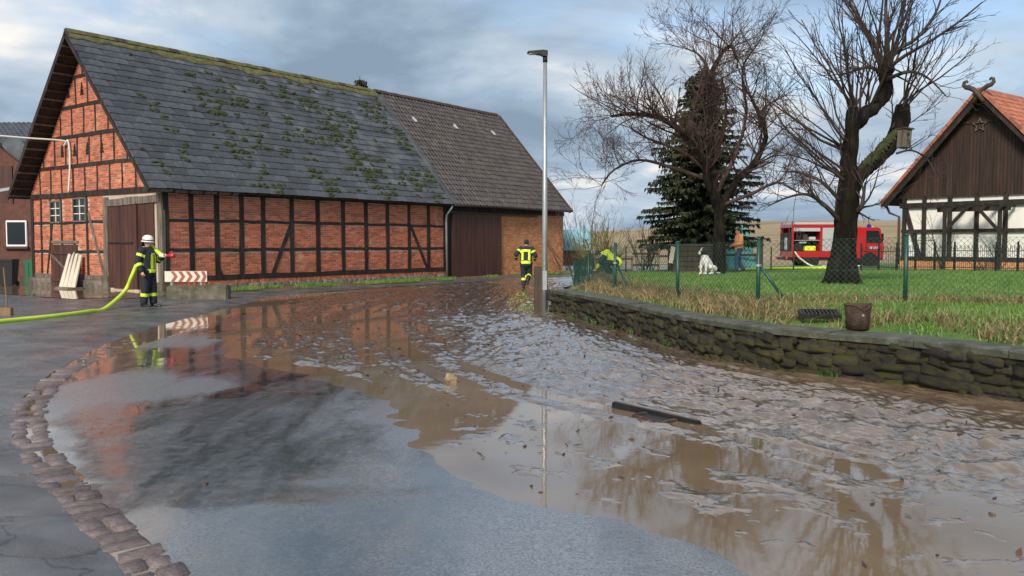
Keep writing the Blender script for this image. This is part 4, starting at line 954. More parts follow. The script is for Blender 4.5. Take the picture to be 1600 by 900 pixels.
# overhanging twigs of a tree just right of the frame
tr = thing('roadside_tree', 'bare tree whose thin branches reach in beside the red tiled roof', 'tree', (12.6, 17.5, lz(12.6, 17.5))); q = MB(); rr = random.Random(3)
limb(q, [Vector((0, 0, -.1)), Vector((0, 0, 1.5)), Vector((.1, 0, 3.2)), Vector((0, .1, 5.5))], [.16, .13, .1, .05], 8); q.build('trunk', M['bark'], tr, True); q = MB()
for k, zz in enumerate((3.1, 3.7, 3.4, 4.4, 5.0, 5.3)): grow(q, Vector((0, 0, zz)), Vector((-1 if k < 3 else rr.uniform(-1, 1), rr.uniform(-.5, .5), .1 if k < 3 else .8)), 2.3, .03, 2, rr, .0, .1, (6, 3), .7, .4, .005)
q.build('crown', M['twig'], tr, False, False)
# nest box on the pollard
bp = D(1413, 215, pt_y + .05); q = MB(); q.box(-.11, -.11, -.24, .11, .11, .18, bev=.01); nb = q.build('nest_box', M['oldbeam']); nb.location = bp; nb.rotation_euler = (0, .08, .35)
tag(nb, 'brown wooden nest box on the mossy cut limb', 'nest box')
q = MB(); q.box(-.13, -.15, .18, .13, .13, .21); q.build('lid', M['greypost'], nb); q = MB(); q.lathe([(.035, 0), (.035, .012)], 12, Matrix.Translation((0, -.108, .06)) @ Matrix.Rotation(math.pi / 2, 4, 'X')); q.build('entrance_shade', M['black'], nb)  # black disc on the front paints the dark of the entrance

# ================================================================== HOUSE WITH RED TILED ROOF
AL = R(53); HRD = Vector((math.sin(AL), math.cos(AL), 0)); HK = Vector((math.cos(AL), -math.sin(AL), 0)); hl = D(1408, 400, 42.0); hl.z = 0; HB = lz(hl.x, 42) - .05
hz0, hsill, htop = HB, .93, 3.45
house = thing('half_timbered_house', 'white plastered house with dark timber frame, boarded gable and red tiled roof', 'house', (hl.x, hl.y, 0), math.atan2(HK.y, HK.x))
def hx(u, v=380):
    d = ray(u, v); t = hl.dot(HRD) / d.dot(HRD); return (d * t - hl).dot(HK)
HWID = 7.5; HAP = HWID / 2; hrid = 8.45; hev = 3.55; OHX = .75; hp = math.atan2(hrid - hev, HAP + OHX); HL = 12
q = MB(); q.box(.04, .06, HB, HWID - .04, HL, htop + .45); hw = q.build('wall', M['plaster'], house)
q = MB(); q.box(-.04, -.03, HB - .3, HWID + .04, HL, hsill - .08); pl = q.build('plinth', M['brick2'], house)
def ht(name, p, r_, w_, m='beam', d=.05):
    q = MB(); a = Vector((p[0], .02, p[1])); b_ = Vector((r_[0], .02, r_[1])); q.bar(a, b_, w_, .12 + d, up=(0, 1, 0)); return q.build(name, M[m], house)
hpx = [.12] + [hx(u) for u in (1443, 1483, 1525, 1570)] 
while hpx[-1] < HWID - 1.2: hpx.append(hpx[-1] + 1.15)
hpx.append(HWID - .12)
for x in hpx: ht('post', (x, hsill), (x, htop + .45), .165, d=.04)
ht('sill_beam', (0, hsill), (HWID, hsill), .18, d=.07); ht('rail', (0, 2.23), (HWID, 2.23), .15, d=.055); ht('top_plate', (-.1, htop), (HWID + .1, htop), .24, d=.08)
ht('brace', (.18, 3.3), (hx(1437), 1.0), .17, d=.06)
# boarded gable
gx0, gz0 = -.55, 3.82
q = MB(); q.prism([(-.5, gz0), (HWID + .5, gz0), (HAP, gz0 + (HAP + .5) * math.tan(hp) - .1)], .10, Matrix.Translation((0, -.02, 0))); gb = q.build('gable', M['board'], house)
nb_ = 56
for k in range(nb_):
    x0 = -.4 + (HWID + .8) * k / nb_; x1 = x0 + (HWID + .8) / nb_ - .012; xm = (x0 + x1) / 2; zt = gz0 + (HAP + .42 - abs(xm - HAP)) * math.tan(hp) - .15
    if zt > gz0 + .1:
        q = MB(); q.box(x0, -.06 + .006 * (k % 2), gz0 - .03, x1, -.015, min(zt, 7.05)); q.build('board', M['board'], gb)
q = MB(); q.box(HAP - 1.05, -.10, 7.05, HAP + 1.05, -.02, 7.17); q.build('gable_rail', M['board'], house)
# roof: two slopes, verge tiles, red tiles on the visible right slope
hs = math.hypot(hrid - hev, HAP + OHX)
RM = Matrix.Translation((HWID + OHX, 0, hev)) @ Matrix.Rotation(math.pi / 2, 4, 'Z') @ Matrix.Rotation(hp, 4, 'X')      # x = depth, y = up slope
LM = Matrix.Translation((-OHX, 0, hev)) @ Matrix.Rotation(-math.pi / 2, 4, 'Z') @ Matrix.Rotation(hp, 4, 'X')
q = MB(); q.box(-.6, 0, -.1, HL + .4, hs, -.01, RM); q.box(-HL - .4, 0, -.1, .6, hs, -.01, LM); hr_ = q.build('roof', M['board'], house)
def tiles(Mx, x0, x1, sl, tw, nr, m, name, par):
    q = MB(); e = sl / nr; prof = [(0, .0), (.2, .035), (.4, .05), (.6, .03), (.8, .0), (1, .0)]; n = len(prof)
    for r in range(nr):
        for c in range(int((x1 - x0) / tw)):
            xx = x0 + c * tw; j = jr.uniform(-.005, .005)
            vs = [Mx @ Vector((xx + p * tw, r * e - .04, .05 + h + j)) for p, h in prof] + [Mx @ Vector((xx + p * tw, r * e + e, .012 + h + j)) for p, h in prof] + [Mx @ Vector((xx + p * tw, r * e - .04, .015 + h + j)) for p, h in prof]
            q.add(vs, [(k, k + 1, n + k + 1, n + k) for k in range(n - 1)] + [(2 * n + k, 2 * n + k + 1, k + 1, k) for k in range(n - 1)])
    return tag(q.build(name, m, par, False, False), kind='stuff')
tiles(RM, -.62, HL + .4, hs, .23, 20, M['redtile'], 'roof_tiles', hr_); tiles(LM, -HL - .4, .62, hs, .23, 20, M['redtile'], 'roof_tiles', hr_)
for Mx, sg in ((RM, -1), (LM, 1)):
    for k in range(20):
        yy = k * hs / 20; q = MB(); x0 = -.68 if sg < 0 else .58; q.box(x0, yy, -.07 + .02, x0 + .10, yy + hs / 20 + .03, .09, Mx); q.build('verge_tile', M['redtile'], hr_)
    q = MB(); x0 = -.6 if sg < 0 else .5; q.box(x0, -.02, -.28, x0 + .06, hs - .02, -.07, Mx); q.build('barge_board', M['beam'], hr_)
for k in range(int((HL + 1) / .4)):
    y_ = -.6 + k * .4; q = MB(); q.prism([(-.16, -.1), (-.08, .04), (0, .08), (.08, .04), (.16, -.1), (0, .03)], .41, Matrix.Translation((HAP, y_, hrid + .02))); q.build('ridge_tile', M['redtile'], hr_)
# crossed horse heads at the gable peak
for sg in (-1, 1):
    q = MB(); base = Vector((HAP, -.68 + .05 * sg, hrid - .28)); pts = [base + Vector((sg * a, 0, b_)) for a, b_ in ((-.25, -.30), (-.05, .0), (.16, .26), (.36, .38), (.52, .42), (.62, .52), (.60, .66), (.50, .70), (.44, .62))]
    q.tube(pts, [.09, .10, .11, .11, .10, .09, .075, .06, .04], 8); q.build('horse_head', M['greypost'], house, True)
q = MB(); sc = Vector((hx(1533, 187), -.12, 6.95)); sp_ = [sc + Vector((math.sin(k * math.pi / 5) * (.32 if k % 2 == 0 else .13), 0, math.cos(k * math.pi / 5) * (.32 if k % 2 == 0 else .13))) for k in range(10)]
for k in range(10): q.bar(sp_[k], sp_[(k + 1) % 10], .035, .03)
q.build('star', M['oldbeam'], house)
q = MB(); q.tube([(-OHX + .02, -.55, hev - .05), (-OHX + .02, -.1, hev - .12), (-OHX + .15, -.08, hev - .42), (-.12, -.05, hev - .62), (-.12, -.05, hsill - .3)], .06, 8); q.build('downpipe', M['greypost'], house, True)
# pergola in front of the wall
pg = thing('pergola', 'dark timber pergola frame with braces before the white house wall', 'pergola', hl + HRD * -.9, math.atan2(HK.y, HK.x))
def px_h(u, y=-.9):
    d = ray(u, 380); b0 = hl + HRD * y; t = b0.dot(HRD) / d.dot(HRD); return (d * t - b0).dot(HK)
g0, g1, ga, gb_ = px_h(1464), px_h(1577), px_h(1475), px_h(1561); gz = 3.1
for x in (ga, gb_):
    q = MB(); q.bar((x, 0, HB - .05), (x, 0, gz), .13, .13); q.build('post', M['beam'], pg)
q = MB(); q.bar((g0, 0, gz + .05), (g1, 0, gz + .05), .14, .17); q.build('beam', M['beam'], pg)
for x0, x1 in ((ga, ga + .85), (gb_, gb_ - .85)):
    q = MB(); q.bar((x0, 0, gz - .95), (x1, 0, gz), .11, .12); q.build('brace', M['beam'], pg)
for k in range(5):
    x = g0 + .15 + (g1 - g0 - .3) * k / 4; q = MB(); q.bar((x, -.35, gz + .19), (x, .8, gz + .19), .1, .13); q.build('rafter', M['beam'], pg)
rr = random.Random(5); q = MB()
for x in (ga, gb_):
    for k in range(5): grow(q, Vector((x + rr.uniform(-.1, .1), -.1, 0 + HB)), Vector((rr.gauss(0, .15), -.1, 1)), rr.uniform(1.5, 2.9), .022, 1, rr, .05, .14, (6,), .8, .3, .005)
q.build('climber', M['twig'], pg, False, False)

# ================================================================== FENCES
fen = thing('wire_fence', 'green chain link fence on green steel posts around the garden lawn', 'fence', (FENCE[1][0], FENCE[1][1], 0)); fo = Vector(fen.location); FH = 1.0
def fz(x, y): return lz(x, y)
fpt = [(9.6, 12.7), (6.2, 13.6), (3.98, 13.95), (3.07, 16.0), (2.27, 19.0), (2.13, 24.0), (2.15, 30.0)]
for i, (x, y) in enumerate(fpt):
    z0 = fz(x, y); q = MB(); q.tube([(x, y, z0 - .2), (x, y, z0 + FH + .04)], .033, 10); ps = q.build('post', M['greenpost'], fen, True); ps.location = -fo
    q = MB(); q.lathe([(.037, 0), (.037, .02), (.02, .035)], 10, Matrix.Translation((x, y, z0 + FH + .04))); cpp = q.build('post_cap', M['greenpost'], ps, True)
for i, (tx, ty) in ((2, (.55, -.03)), (4, (.33, -.35)), (6, (.4, -.35))):
    x, y = fpt[i]; z0 = fz(x, y); q = MB(); q.tube([(x + .03, y, z0 + .62), (x + tx, y + ty, z0 - .1)], .024, 8); st = q.build('strut', M['greenpost'], fen, True); st.location = -fo
    q = MB(); q.lathe([(.05, 0), (.05, .04)], 8, Matrix.Translation((x, y, z0 + .61))); cl_ = q.build('clamp', M['zinc'], st)
q = MB(); step = .09; 
for (a, b_) in zip(fpt[:-1], fpt[1:]):
    A = Vector((a[0], a[1], fz(*a) + .02)); B = Vector((b_[0], b_[1], fz(*b_) + .02)); L = (B - A).length; U = (B - A) / L
    for sg in (1, -1):
        s = -FH
        while s < L + FH:
            s0, s1 = s, s + sg * FH; z0_, z1_ = 0.0, FH
            lo, hi = (s0, s1) if sg > 0 else (s1, s0)
            def at(t): return max(0, min(1, t))
            ta_, tb_ = 0.0, 1.0
            for tt in (0,):
                if sg > 0: ta_ = at((0 - s0) / FH); tb_ = at((L - s0) / FH)
                else: ta_ = at((s0 - L) / FH); tb_ = at((s0) / FH)
            if tb_ - ta_ > .02:
                p0 = A + U * (s0 + sg * FH * ta_) + Vector((0, 0, FH * ta_)); p1 = A + U * (s0 + sg * FH * tb_) + Vector((0, 0, FH * tb_)); q.tube([p0, p1], .0026, 3, 0, False)
            s += step
    for zz in (.03, FH * .5, FH): q.tube([A + Vector((0, 0, zz)), B + Vector((0, 0, zz))], .0022, 3, 0, False)
wm = q.build('wire_mesh', M['wire'], fen, False, False); wm.location = -fo
# wrought iron fence before the house
ir = thing('iron_fence', 'black wrought iron fence with looped tops before the white house', 'fence', D(1345, 420, 37.0)); io = Vector(ir.location); io.z = 0; ir.location = io
ia, ib = D(1345, 420, 38.5), D(1625, 425, 33.5); ia.z = ib.z = 0; L = (ib - ia).length; U = (ib - ia) / L; np_ = 9
for k in range(np_):
    q = MB(); s0, s1 = L * k / np_ + .05, L * (k + 1) / np_ - .05; z0 = lz((ia + U * s0).x, (ia + U * s0).y) + .02; gate = k == 3; hh = 1.5 if gate else 1.05
    for zz in (.12, hh - .25): q.bar(ia + U * s0 + Vector((0, 0, z0 + zz)), ia + U * s1 + Vector((0, 0, z0 + zz)), .02, .03)
    nbar = 9; prev = None
    for j in range(nbar + 1):
        p = ia + U * (s0 + (s1 - s0) * j / nbar); q.tube([p + Vector((0, 0, z0)), p + Vector((0, 0, z0 + hh - (.0 if j % 2 == 0 else .12)))], .009, 4)
        if prev is not None and j % 2 == 1 and not gate:
            arc = [prev.lerp(p, t) + Vector((0, 0, z0 + hh - .22 + .2 * math.sin(t * math.pi))) for t in (0, .25, .5, .75, 1)]; q.tube(arc, .008, 4, 0, False)
        prev = p
    o = q.build('gate_panel' if gate else 'railing_panel', M['iron'], ir); o.location = -io
    q = MB(); p = ia + U * (s0 - .05); q.bar(p + Vector((0, 0, z0 - .1)), p + Vector((0, 0, z0 + hh + .12)), .055, .055); o = q.build('post', M['iron'], ir); o.location = -io
# weathered post and rail fence behind the garden
pr = thing('rail_fence', 'weathered wooden post and rail fence at the back of the garden', 'fence', D(985, 400, 42)); pr.location.z = 0; po = Vector(pr.location); lastp = None
for u, m in ((962, 'greypost'), (988, 'wood'), (1029, 'wood'), (1062, 'greypost'), (1100, 'greypost'), (1190, 'greypost')):
    p = D(u, 400, 42); z0 = lz(p.x, 42); q = MB(); q.bar((p.x - po.x, 0, z0 - .2), (p.x - po.x, 0, z0 + 1.35), .11, .11); q.build('post', M[m], pr)
    if lastp is not None:
        for zz in (.65, 1.2): q = MB(); q.bar((lastp - po.x, -.07, z0 + zz), (p.x - po.x, -.07, z0 + zz), .04, .10); q.build('rail', M['greypost'], pr)
    lastp = p.x
bf = thing('back_wire_fence', 'thin dark wire fence on slim posts across the garden behind the shrub', 'fence', D(960, 400, 34)); bf.location.z = 0; po = Vector(bf.location); lastp = None
for u in (950, 978, 1016, 1048, 1205, 1240):
    p = D(u, 400, 34 if u < 1100 else 38); z0 = lz(p.x, p.y); c = p - po; q = MB(); q.tube([(c.x, c.y, z0 - .1), (c.x, c.y, z0 + 1.0)], .03, 6); q.build('post', M['greypost'], bf)
    if lastp is not None and u < 1100:
        for zz in (.3, .6, .95): q = MB(); q.tube([(lastp[0], lastp[1], z0 + zz), (c.x, c.y, z0 + zz)], .006, 4); q.build('wire', M['iron'], bf)
    lastp = (c.x, c.y)

# ================================================================== STREET FURNITURE
lp = G(851, 489, .0); lamp = thing('street_lamp', 'tall galvanised street lamp on a plain pole at the end of the stone wall', 'street lamp', lp)
LT = D(854, 88, lp.y).z
q = MB(); q.tube([(0, 0, -.1), (0, 0, 2.2), (.0, 0, LT)], [.075, .062, .045], 14); q.build('pole', M['zinc'], lamp, True)
q = MB(); q.tube([(0, 0, LT - .14), (0, 0, LT + .02)], .055, 12); q.build('collar', M['darkmetal'], lamp, True)
q = MB(); q.prism([(.06, -.03), (.06, .07), (-.05, .085), (-.40, .055), (-.42, .025), (-.10, -.02), (-.04, -.06), (.03, -.06)], .20, Matrix.Translation((0, -.10, LT + .05))); hd = q.build('lamp_head', M['darkmetal'], lamp)
q = MB(); q.box(-.38, -.08, LT + .045, -.12, .08, LT + .06); q.build('lens', M['silver'], hd)
q = MB(); q.box(-.05, -.072, .55, .05, -.058, 1.0); q.build('service_hatch', M['zinc'], lamp)
wp = G(843, 487, 0) + Vector((0, .25, 0)); q = MB(); q.box(-.13, -.10, -.1, .10, .10, 1.08, bev=.015); wpo = q.build('timber_post', M['greypost']); wpo.location = wp
tag(wpo, 'short dark brown timber post behind the street lamp foot', 'post')
q = MB(); q.box(.10, -.13, .1, .15, .02, .98); q.build('edge_plate', M['silver'], wpo)
# chevron board and concrete block
cb = G(306, 470, .0); blk = MB(); blk.box(-.84, -.28, -.1, .84, .28, .43, bev=.03); bo = blk.build('concrete_block', M['concrete']); bo.location = cb + Vector((0, .28, 0)); bo.rotation_euler = (0, 0, .12)
tag(bo, 'mossy concrete block below the chevron board by the barn corner', 'block')
sg = thing('chevron_sign', 'faded red and cream chevron board in front of the barn corner', 'sign', D(290.5, 432, cb.y + .45), .08); sw_, sh_ = .60, .155
q = MB(); q.box(-sw_, -.012, -sh_, sw_, .012, sh_); q.build('board', M['cream'], sg)
for k in range(5):
    x0 = -sw_ + .17 + k * .215; q = MB(); pts = [(x0, sh_ - .008), (x0 + .10, sh_ - .008), (min(x0 + .20, sw_ - .008), 0), (x0 + .10, -sh_ + .008), (x0, -sh_ + .008), (min(x0 + .10, sw_ - .1), 0)]
    q.prism(pts, .004, Matrix.Translation((0, -.018, 0))); q.build('chevron', M['signred'], sg)
for x in (-.42, .42): q = MB(); q.bar((x, .04, -.62), (x, .04, .12), .05, .05); q.build('support', M['zinc'], sg)
# planks leaning on the barn, plate on the ground, broom, bin
y0, y1 = gable_y(135), gable_y(113); lb = thing('leaning_boards', 'pale white boards leaning against the small brown barn door', 'boards', BC, BROT)
for k in range(4):
    a = y0 + (y1 - y0) * k / 4; q = MB(); q.add([(-.45 - .02 * k, a, .12), (-.45 - .02 * k, a + .27, .10), (-.15 - .01 * k, a + .24 - .05 * k * .3, 1.22 + .06 * (k % 2)), (-.15 - .01 * k, a + .06, 1.25 + .05 * (k % 3)),
              (-.41 - .02 * k, a, .12), (-.41 - .02 * k, a + .27, .10), (-.11 - .01 * k, a + .24 - .05 * k * .3, 1.22 + .06 * (k % 2)), (-.11 - .01 * k, a + .06, 1.25 + .05 * (k % 3))], [(0, 1, 2, 3), (7, 6, 5, 4), (0, 4, 5, 1), (1, 5, 6, 2), (2, 6, 7, 3), (3, 7, 4, 0)]); q.build('plank', M['palewood'], lb)
q = MB(); q.box(-.55, -.3, .0, .55, .3, .12, bev=.03); o = q.build('rubble_slab', M['basestone']); pb = BC + BU * -.4 + BG * ((y0 + y1) / 2); o.location = (pb.x, pb.y, .0); o.rotation_euler = (0, 0, BROT + 1.5); tag(o, 'flat dark stone slab under the leaning boards', 'slab')
p = G(182, 473, .04); q = MB(); q.lathe([(.26, 0), (.26, .02), (.23, .028), (.05, .03)], 20); o = q.build('manhole_cover', M['basestone']); o.location = (p.x, p.y, .03); o.rotation_euler = (.05, 0, 0); tag(o, 'pale round cover lying on the ground by the firefighter', 'cover')
p = G(8, 494, .03); br = thing('broom', 'wooden broom standing upright with brown head in the yard', 'broom', p)
q = MB(); q.box(-.19, -.06, .0, .16, .06, .19, bev=.01); q.build('head', M['wood'], br); q = MB(); q.tube([(.06, 0, .1), (.0, 0, 1.08)], .017, 8); q.build('handle', M['wood'], br); q = MB(); q.box(-.18, -.05, -.02, .15, .05, .03); q.build('bristles', M['greypost'], br)
p = D(12, 445, 32.5); p.z = .02; bn = thing('wheelie_bin', 'black plastic wheeled bin before the dark brick house', 'bin', p, .2)
q = MB(); q.add([(-.24, -.28, .06), (.24, -.28, .06), (.24, .28, .06), (-.24, .28, .06), (-.3, -.36, .95), (.3, -.36, .95), (.3, .36, .95), (-.3, .36, .95)], [(0, 3, 2, 1), (4, 5, 6, 7), (0, 1, 5, 4), (1, 2, 6, 5), (2, 3, 7, 6), (3, 0, 4, 7)]); q.build('body', M['bin'], bn)
q = MB(); q.box(-.32, -.39, .95, .32, .38, 1.03, bev=.02); q.build('lid', M['bin'], bn)
for x in (-.25, .25): q = MB(); q.lathe([(.1, -.03), (.1, .03)], 12, Matrix.Translation((x, .3, .1)) @ Matrix.Rotation(math.pi / 2, 4, 'Y')); q.build('wheel', M['rubber'], bn)
p = D(50, 448, 32.8); q = MB(); q.box(-.2, -.15, 0, .2, .15, 1.0, bev=.02); q.box(-.16, -.17, .1, -.02, -.14, .9); q.box(.02, -.17, .1, .16, -.14, .9); o = q.build('green_panel', M['greenplastic']); o.location = (p.x, p.y, .02); tag(o, 'tall green plastic box between the bin and the barn', 'box')

# ================================================================== DARK BRICK HOUSE BEHIND THE BARN
nh = thing('brick_house', 'dark red brick house with grey tiled roof behind the barn gable', 'house', (-23.5, 40, 0))
q = MB(); q.box(-9, .0, 0, 6.0, 8, 6.2); q.build('wall', M['farbrick'], nh)
rp = R(42); NM = Matrix.Translation((0, -.4, 6.1)) @ Matrix.Rotation(R(24), 4, 'X'); q = MB(); q.box(-9.5, 0, -.12, 6.3, 3.6, 0, NM); q.box(-9.5, 3.1, 0, 6.3, 9.0, 7.4); nr = q.build('roof', M['greytile'], nh)
tiles(NM, -9.5, 6.3, 3.6, .24, 11, M['greytile'], 'roof_tiles', nr)
q = MB(); q.prism([(-1.2, 0), (2.3, 0), (2.3, 4.6), (.55, 5.95), (-1.2, 4.6)], 1.2, Matrix.Translation((0, -1.2, 0))); cg = q.build('cross_gable', M['farbrick'], nh)
for sg_ in (-1, 1):
    q = MB(); q.bar((.55, -.8, 6.03), (.55 + sg_ * 2.1, -.8, 4.42), 1.3, .12, up=(0, 1, 0)); q.build('gable_verge', M['moss'] if sg_ < 0 else M['greytile'], nh)
q = MB(); q.box(.02, -1.26, 3.35, 1.2, -1.2, 5.1); q.build('shutter', M['browndoor'], nh)
q = MB(); q.box(-9, -3.6, 0, 3.4, -1.21, 3.3); q.build('annexe', M['farbrick'], nh)
q = MB(); q.bar((-3.5, -3.7, 2.95), (3.3, -3.7, 4.05), .12, .12); q.build('lean_to_edge', M['zinc'], nh)
wx = D(27, 365, 36.4); wx0 = wx.x + 23.5
q = MB(); q.box(wx0 - .44, -3.68, wx.z - .55, wx0 + .44, -3.6, wx.z + .55, bev=.02); nw = q.build('window', M['white'], nh)
q = MB(); q.box(wx0 - .37, -3.70, wx.z - .45, wx0 + .37, -3.67, wx.z + .48); q.build('pane', M['glass'], nw)
q = MB(); q.box(wx0 - .5, -3.75, wx.z - .63, wx0 + .5, -3.6, wx.z - .56); q.build('sill', M['greypost'], nw)
# white cable strung to the gable, drooping end hanging down
q = MB(); a = Vector((-24, 27, 5.9)); hk = BC + BU * -.05 + BG * gable_y(103, 222); hk.z = 5.28
pts = [a.lerp(hk, t) + Vector((0, 0, -.1 * math.sin(t * math.pi))) for t in (0, .3, .6, .85, 1)] + [hk + BU * -.05 + BG * -.06 + Vector((0, 0, -.18)), hk + BU * -.05 + BG * -.22 + Vector((0, 0, -.06)), hk + BU * -.05 + BG * -.34 + Vector((0, 0, -.02)), hk + BU * -.04 + BG * -.42 + Vector((0, 0, -.35)), hk + BU * -.06 + BG * -.45 + Vector((0, 0, -1.0)), hk + BU * -.15 + BG * -.48 + Vector((0, 0, -1.85))]
sm = [pts[0]]
for i in range(len(pts) - 1):
    p0, p1, p2, p3 = pts[max(i - 1, 0)], pts[i], pts[i + 1], pts[min(i + 2, len(pts) - 1)]
    for k in range(1, 7): t = k / 6; sm.append(.5 * ((2 * p1) + (p2 - p0) * t + (2 * p0 - 5 * p1 + 4 * p2 - p3) * t * t + (3 * p1 - p0 - 3 * p2 + p3) * t ** 3))
q.tube(sm, .035, 6); tag(q.build('cable', M['rope'], None, True), 'thick white cable strung to the barn gable with hanging end', 'cable')

# ================================================================== GARDEN THINGS FAR BACK
p = D(1052, 425, 33); bd = thing('wood_crate_bed', 'brown boarded low bin with pale top edge behind the dog', 'bin', (p.x, 33, lz(p.x, 33)))
for k in range(5):
    q = MB(); q.box(0, -.03 + .01 * (k % 2), .02 + k * .2, 2.0, .02, .2 + k * .2); q.build('plank', M['greypost'], bd)
q = MB(); q.box(-.02, 0.03, 0, 2.02, 1.1, 1.0); q.build('body', M['greypost'], bd); q = MB(); q.box(-.06, -.06, 1.02, 2.06, 1.14, 1.07); q.build('top_board', M['oldbeam'], bd)
q = MB(); q.bar((-.12, -.1, .35), (-.02, -.06, .98), .09, .14); q.build('handle', M['palewood'], bd)
p = D(1079, 420, 38); ht_ = thing('garden_hut', 'small black fronted hut with pale side behind the garden bin', 'hut', (p.x, 38, lz(p.x, 38)))
q = MB(); q.box(-.30, 0, 0, .34, .9, 1.72); q.build('body', M['plaster'], ht_); q = MB(); q.box(-.26, -.03, .3, .26, -.004, 1.62); q.build('door', M['black'], ht_); q = MB(); q.box(-.42, -.2, 1.722, .46, 1.0, 1.80); q.build('roof', M['greypost'], ht_)
p = D(1111, 420, 39); q = MB(); q.box(-.22, -.2, 0, .22, .2, 1.75, bev=.03); q.box(-.25, -.23, 1.75, .25, .23, 1.82); o = q.build('water_tank', M['silver']); o.location = (p.x, 39, lz(p.x, 39)); tag(o, 'tall pale grey tank beside the spruce trunk', 'tank')
def tent(u0, u1, y, z1, m, label, ridge0=.1, ridge1=.65, lift=0.0, name='tarpaulin'):
    a, b_ = D(u0, 400, y), D(u1, 400, y); z0 = lz(a.x, y) + lift; W_ = b_.x - a.x; o = thing(name, label, 'tarpaulin', (a.x, y, z0)); q = MB(); n, k = 16, 12; vs = []; rnd = random.Random(2)
    for i in range(n + 1):
        for j in range(k + 1):
            s, t = i / n, j / k; x = W_ * (s * (1 - .0) ); top = z1 - z0; prof = min(1, (1 - abs(2 * t - 1)) * 1.25); endf = min(1, s / .08 + .2) * min(1, max(0, (1 - s)) / (1 - ridge1) + .0)
            vs.append((x, 2.0 * t + .1 * rnd.uniform(-1, 1), top * prof * (.15 + .85 * endf) * (1 + .03 * rnd.uniform(-1, 1))))
    q.add(vs, [(i * (k + 1) + j, (i + 1) * (k + 1) + j, (i + 1) * (k + 1) + j + 1, i * (k + 1) + j + 1) for i in range(n) for j in range(k)]); q.build('sheet', m, o, True)
    q = MB(); q.box(.1, .3, -lift, W_ - .15, 1.7, (z1 - z0) * .35); q.build('stack', M['wood'], o); return o
tent(1138, 1190, 42, 2.52, M['tarpgreen'], 'turquoise green tarpaulin tent behind the woman')
tent(877, 928, 50, 2.45, M['tarpblue'], 'light blue tarpaulin over a stack beyond the barn end', .1, .9, .9)

# ================================================================== GRATE, BUCKET, GULLY, DEBRIS
p = G(1285, 503, .60); gr_ = thing('iron_grate', 'black cast iron drain grate lying on the wall edge', 'grate', p + Vector((0, .12, .10)), -.12); gr_.rotation_euler = (.10, 0, -.2)
q = MB(); 
for s_ in (-1, 1): q.bar((-.24, s_ * .19, 0), (.24, s_ * .19, 0), .03, .06); q.bar((s_ * .24, -.2, 0), (s_ * .24, .2, 0), .03, .06)
q.build('frame', M['darkmetal'], gr_)
for k in range(9): q = MB(); q.bar((-.2 + k * .05, -.18, .004), (-.2 + k * .05, .18, .004), .022, .045); q.build('bar', M['darkmetal'], gr_)
p = G(1347, 516, .58); bk_ = thing('gully_bucket', 'rusty brown metal bucket with torn rim on the wall edge', 'bucket', p + Vector((0, .14, 0))); bk_.scale = (.88, .88, .92)
q = MB(); n = 22; vs = []
for (r, z) in ((.15, 0), (.165, .16), (.185, .31), (.19, .34), (.172, .34), (.165, .30), (.14, .03)):
    for k in range(n):
        an = 2 * math.pi * k / n; dz = -.07 * math.exp(-((an - 4.8) / .45) ** 2) * (z > .3); vs.append((r * math.cos(an), r * math.sin(an), z + dz + (.02 if z > .3 and k % 7 == 0 else 0)))
q.add(vs, [(i * n + k, i * n + (k + 1) % n, (i + 1) * n + (k + 1) % n, (i + 1) * n + k) for i in range(6) for k in range(n)] + [tuple(reversed(range(n))), tuple(6 * n + k for k in range(n))]); q.build('body', M['rust'], bk_, True)
q = MB(); q.tube([(.187 * math.cos(a), .187 * math.sin(a), .335 - .07 * math.exp(-((a % 6.283 - 4.8) / .45) ** 2)) for a in np.linspace(.2, 6.0, 30)], .012, 6); q.build('rim', M['rust'], bk_, True)
q = MB(); q.lathe([(.018, 0), (.018, .01)], 10, Matrix.Translation((.0, -.178, .2)) @ Matrix.Rotation(math.pi / 2, 4, 'X')); q.build('rivet', M['zinc'], bk_)
ga_, gb2 = G(957, 629, .05), G(1092, 659, .03); gl = thing('road_gully', 'open road gully with dark iron frame standing up out of the mud', 'drain', (ga_ + gb2) / 2, math.atan2((gb2 - ga_).y, (gb2 - ga_).x)); L = (gb2 - ga_).length
gl.location.z = .012; gl.rotation_euler[1] = .025
q = MB(); q.box(-L / 2, -.02, -.05, L / 2, .05, .036, bev=.012); q.build('frame_bar', M['darkmetal'], gl)
q = MB(); q.box(-.05, -.17, -.03, .30, -.021, .006); q.build('opening_shade', M['black'], gl)  # black plate paints the shade of the open hole
for x in (-.06, .30): q = MB(); q.box(x - .025, -.19, -.05, x + .025, -.02, .02, bev=.008); q.build('side_bar', M['rust'], gl)
q = MB(); q.box(-.08, -.22, -.05, .33, -.18, .014, bev=.008); q.build('front_bar', M['rust'], gl)
rk = [rock_mesh('rock', 60 + s, M['stone'], .3) for s in range(2)]
o = link(bpy.data.objects.new('stone', rk[0])); p = G(705, 598, 0); o.location = (p.x, p.y, .035); o.scale = (.14, .11, .11); o.rotation_euler = (.3, .2, .5); tag(o, 'pale brown stone lying in the wet mud', 'stone')
clods = [(683, 577, .05), (820, 698, .05), (987, 687, .05), (880, 711, .035), (1098, 598, .06), (1160, 628, .05), (560, 514, .07), (1500, 690, .05), (480, 545, .05), (760, 625, .035), (1385, 625, .05), (1240, 655, .05), (910, 480, .05), (322, 762, .045), (1550, 805, .04), (1465, 868, .03), (830, 760, .035), (845, 770, .03)]
dm = [rock_mesh('mud_clod', 80 + s, M['leaf'], .42, .8) for s in range(4)]
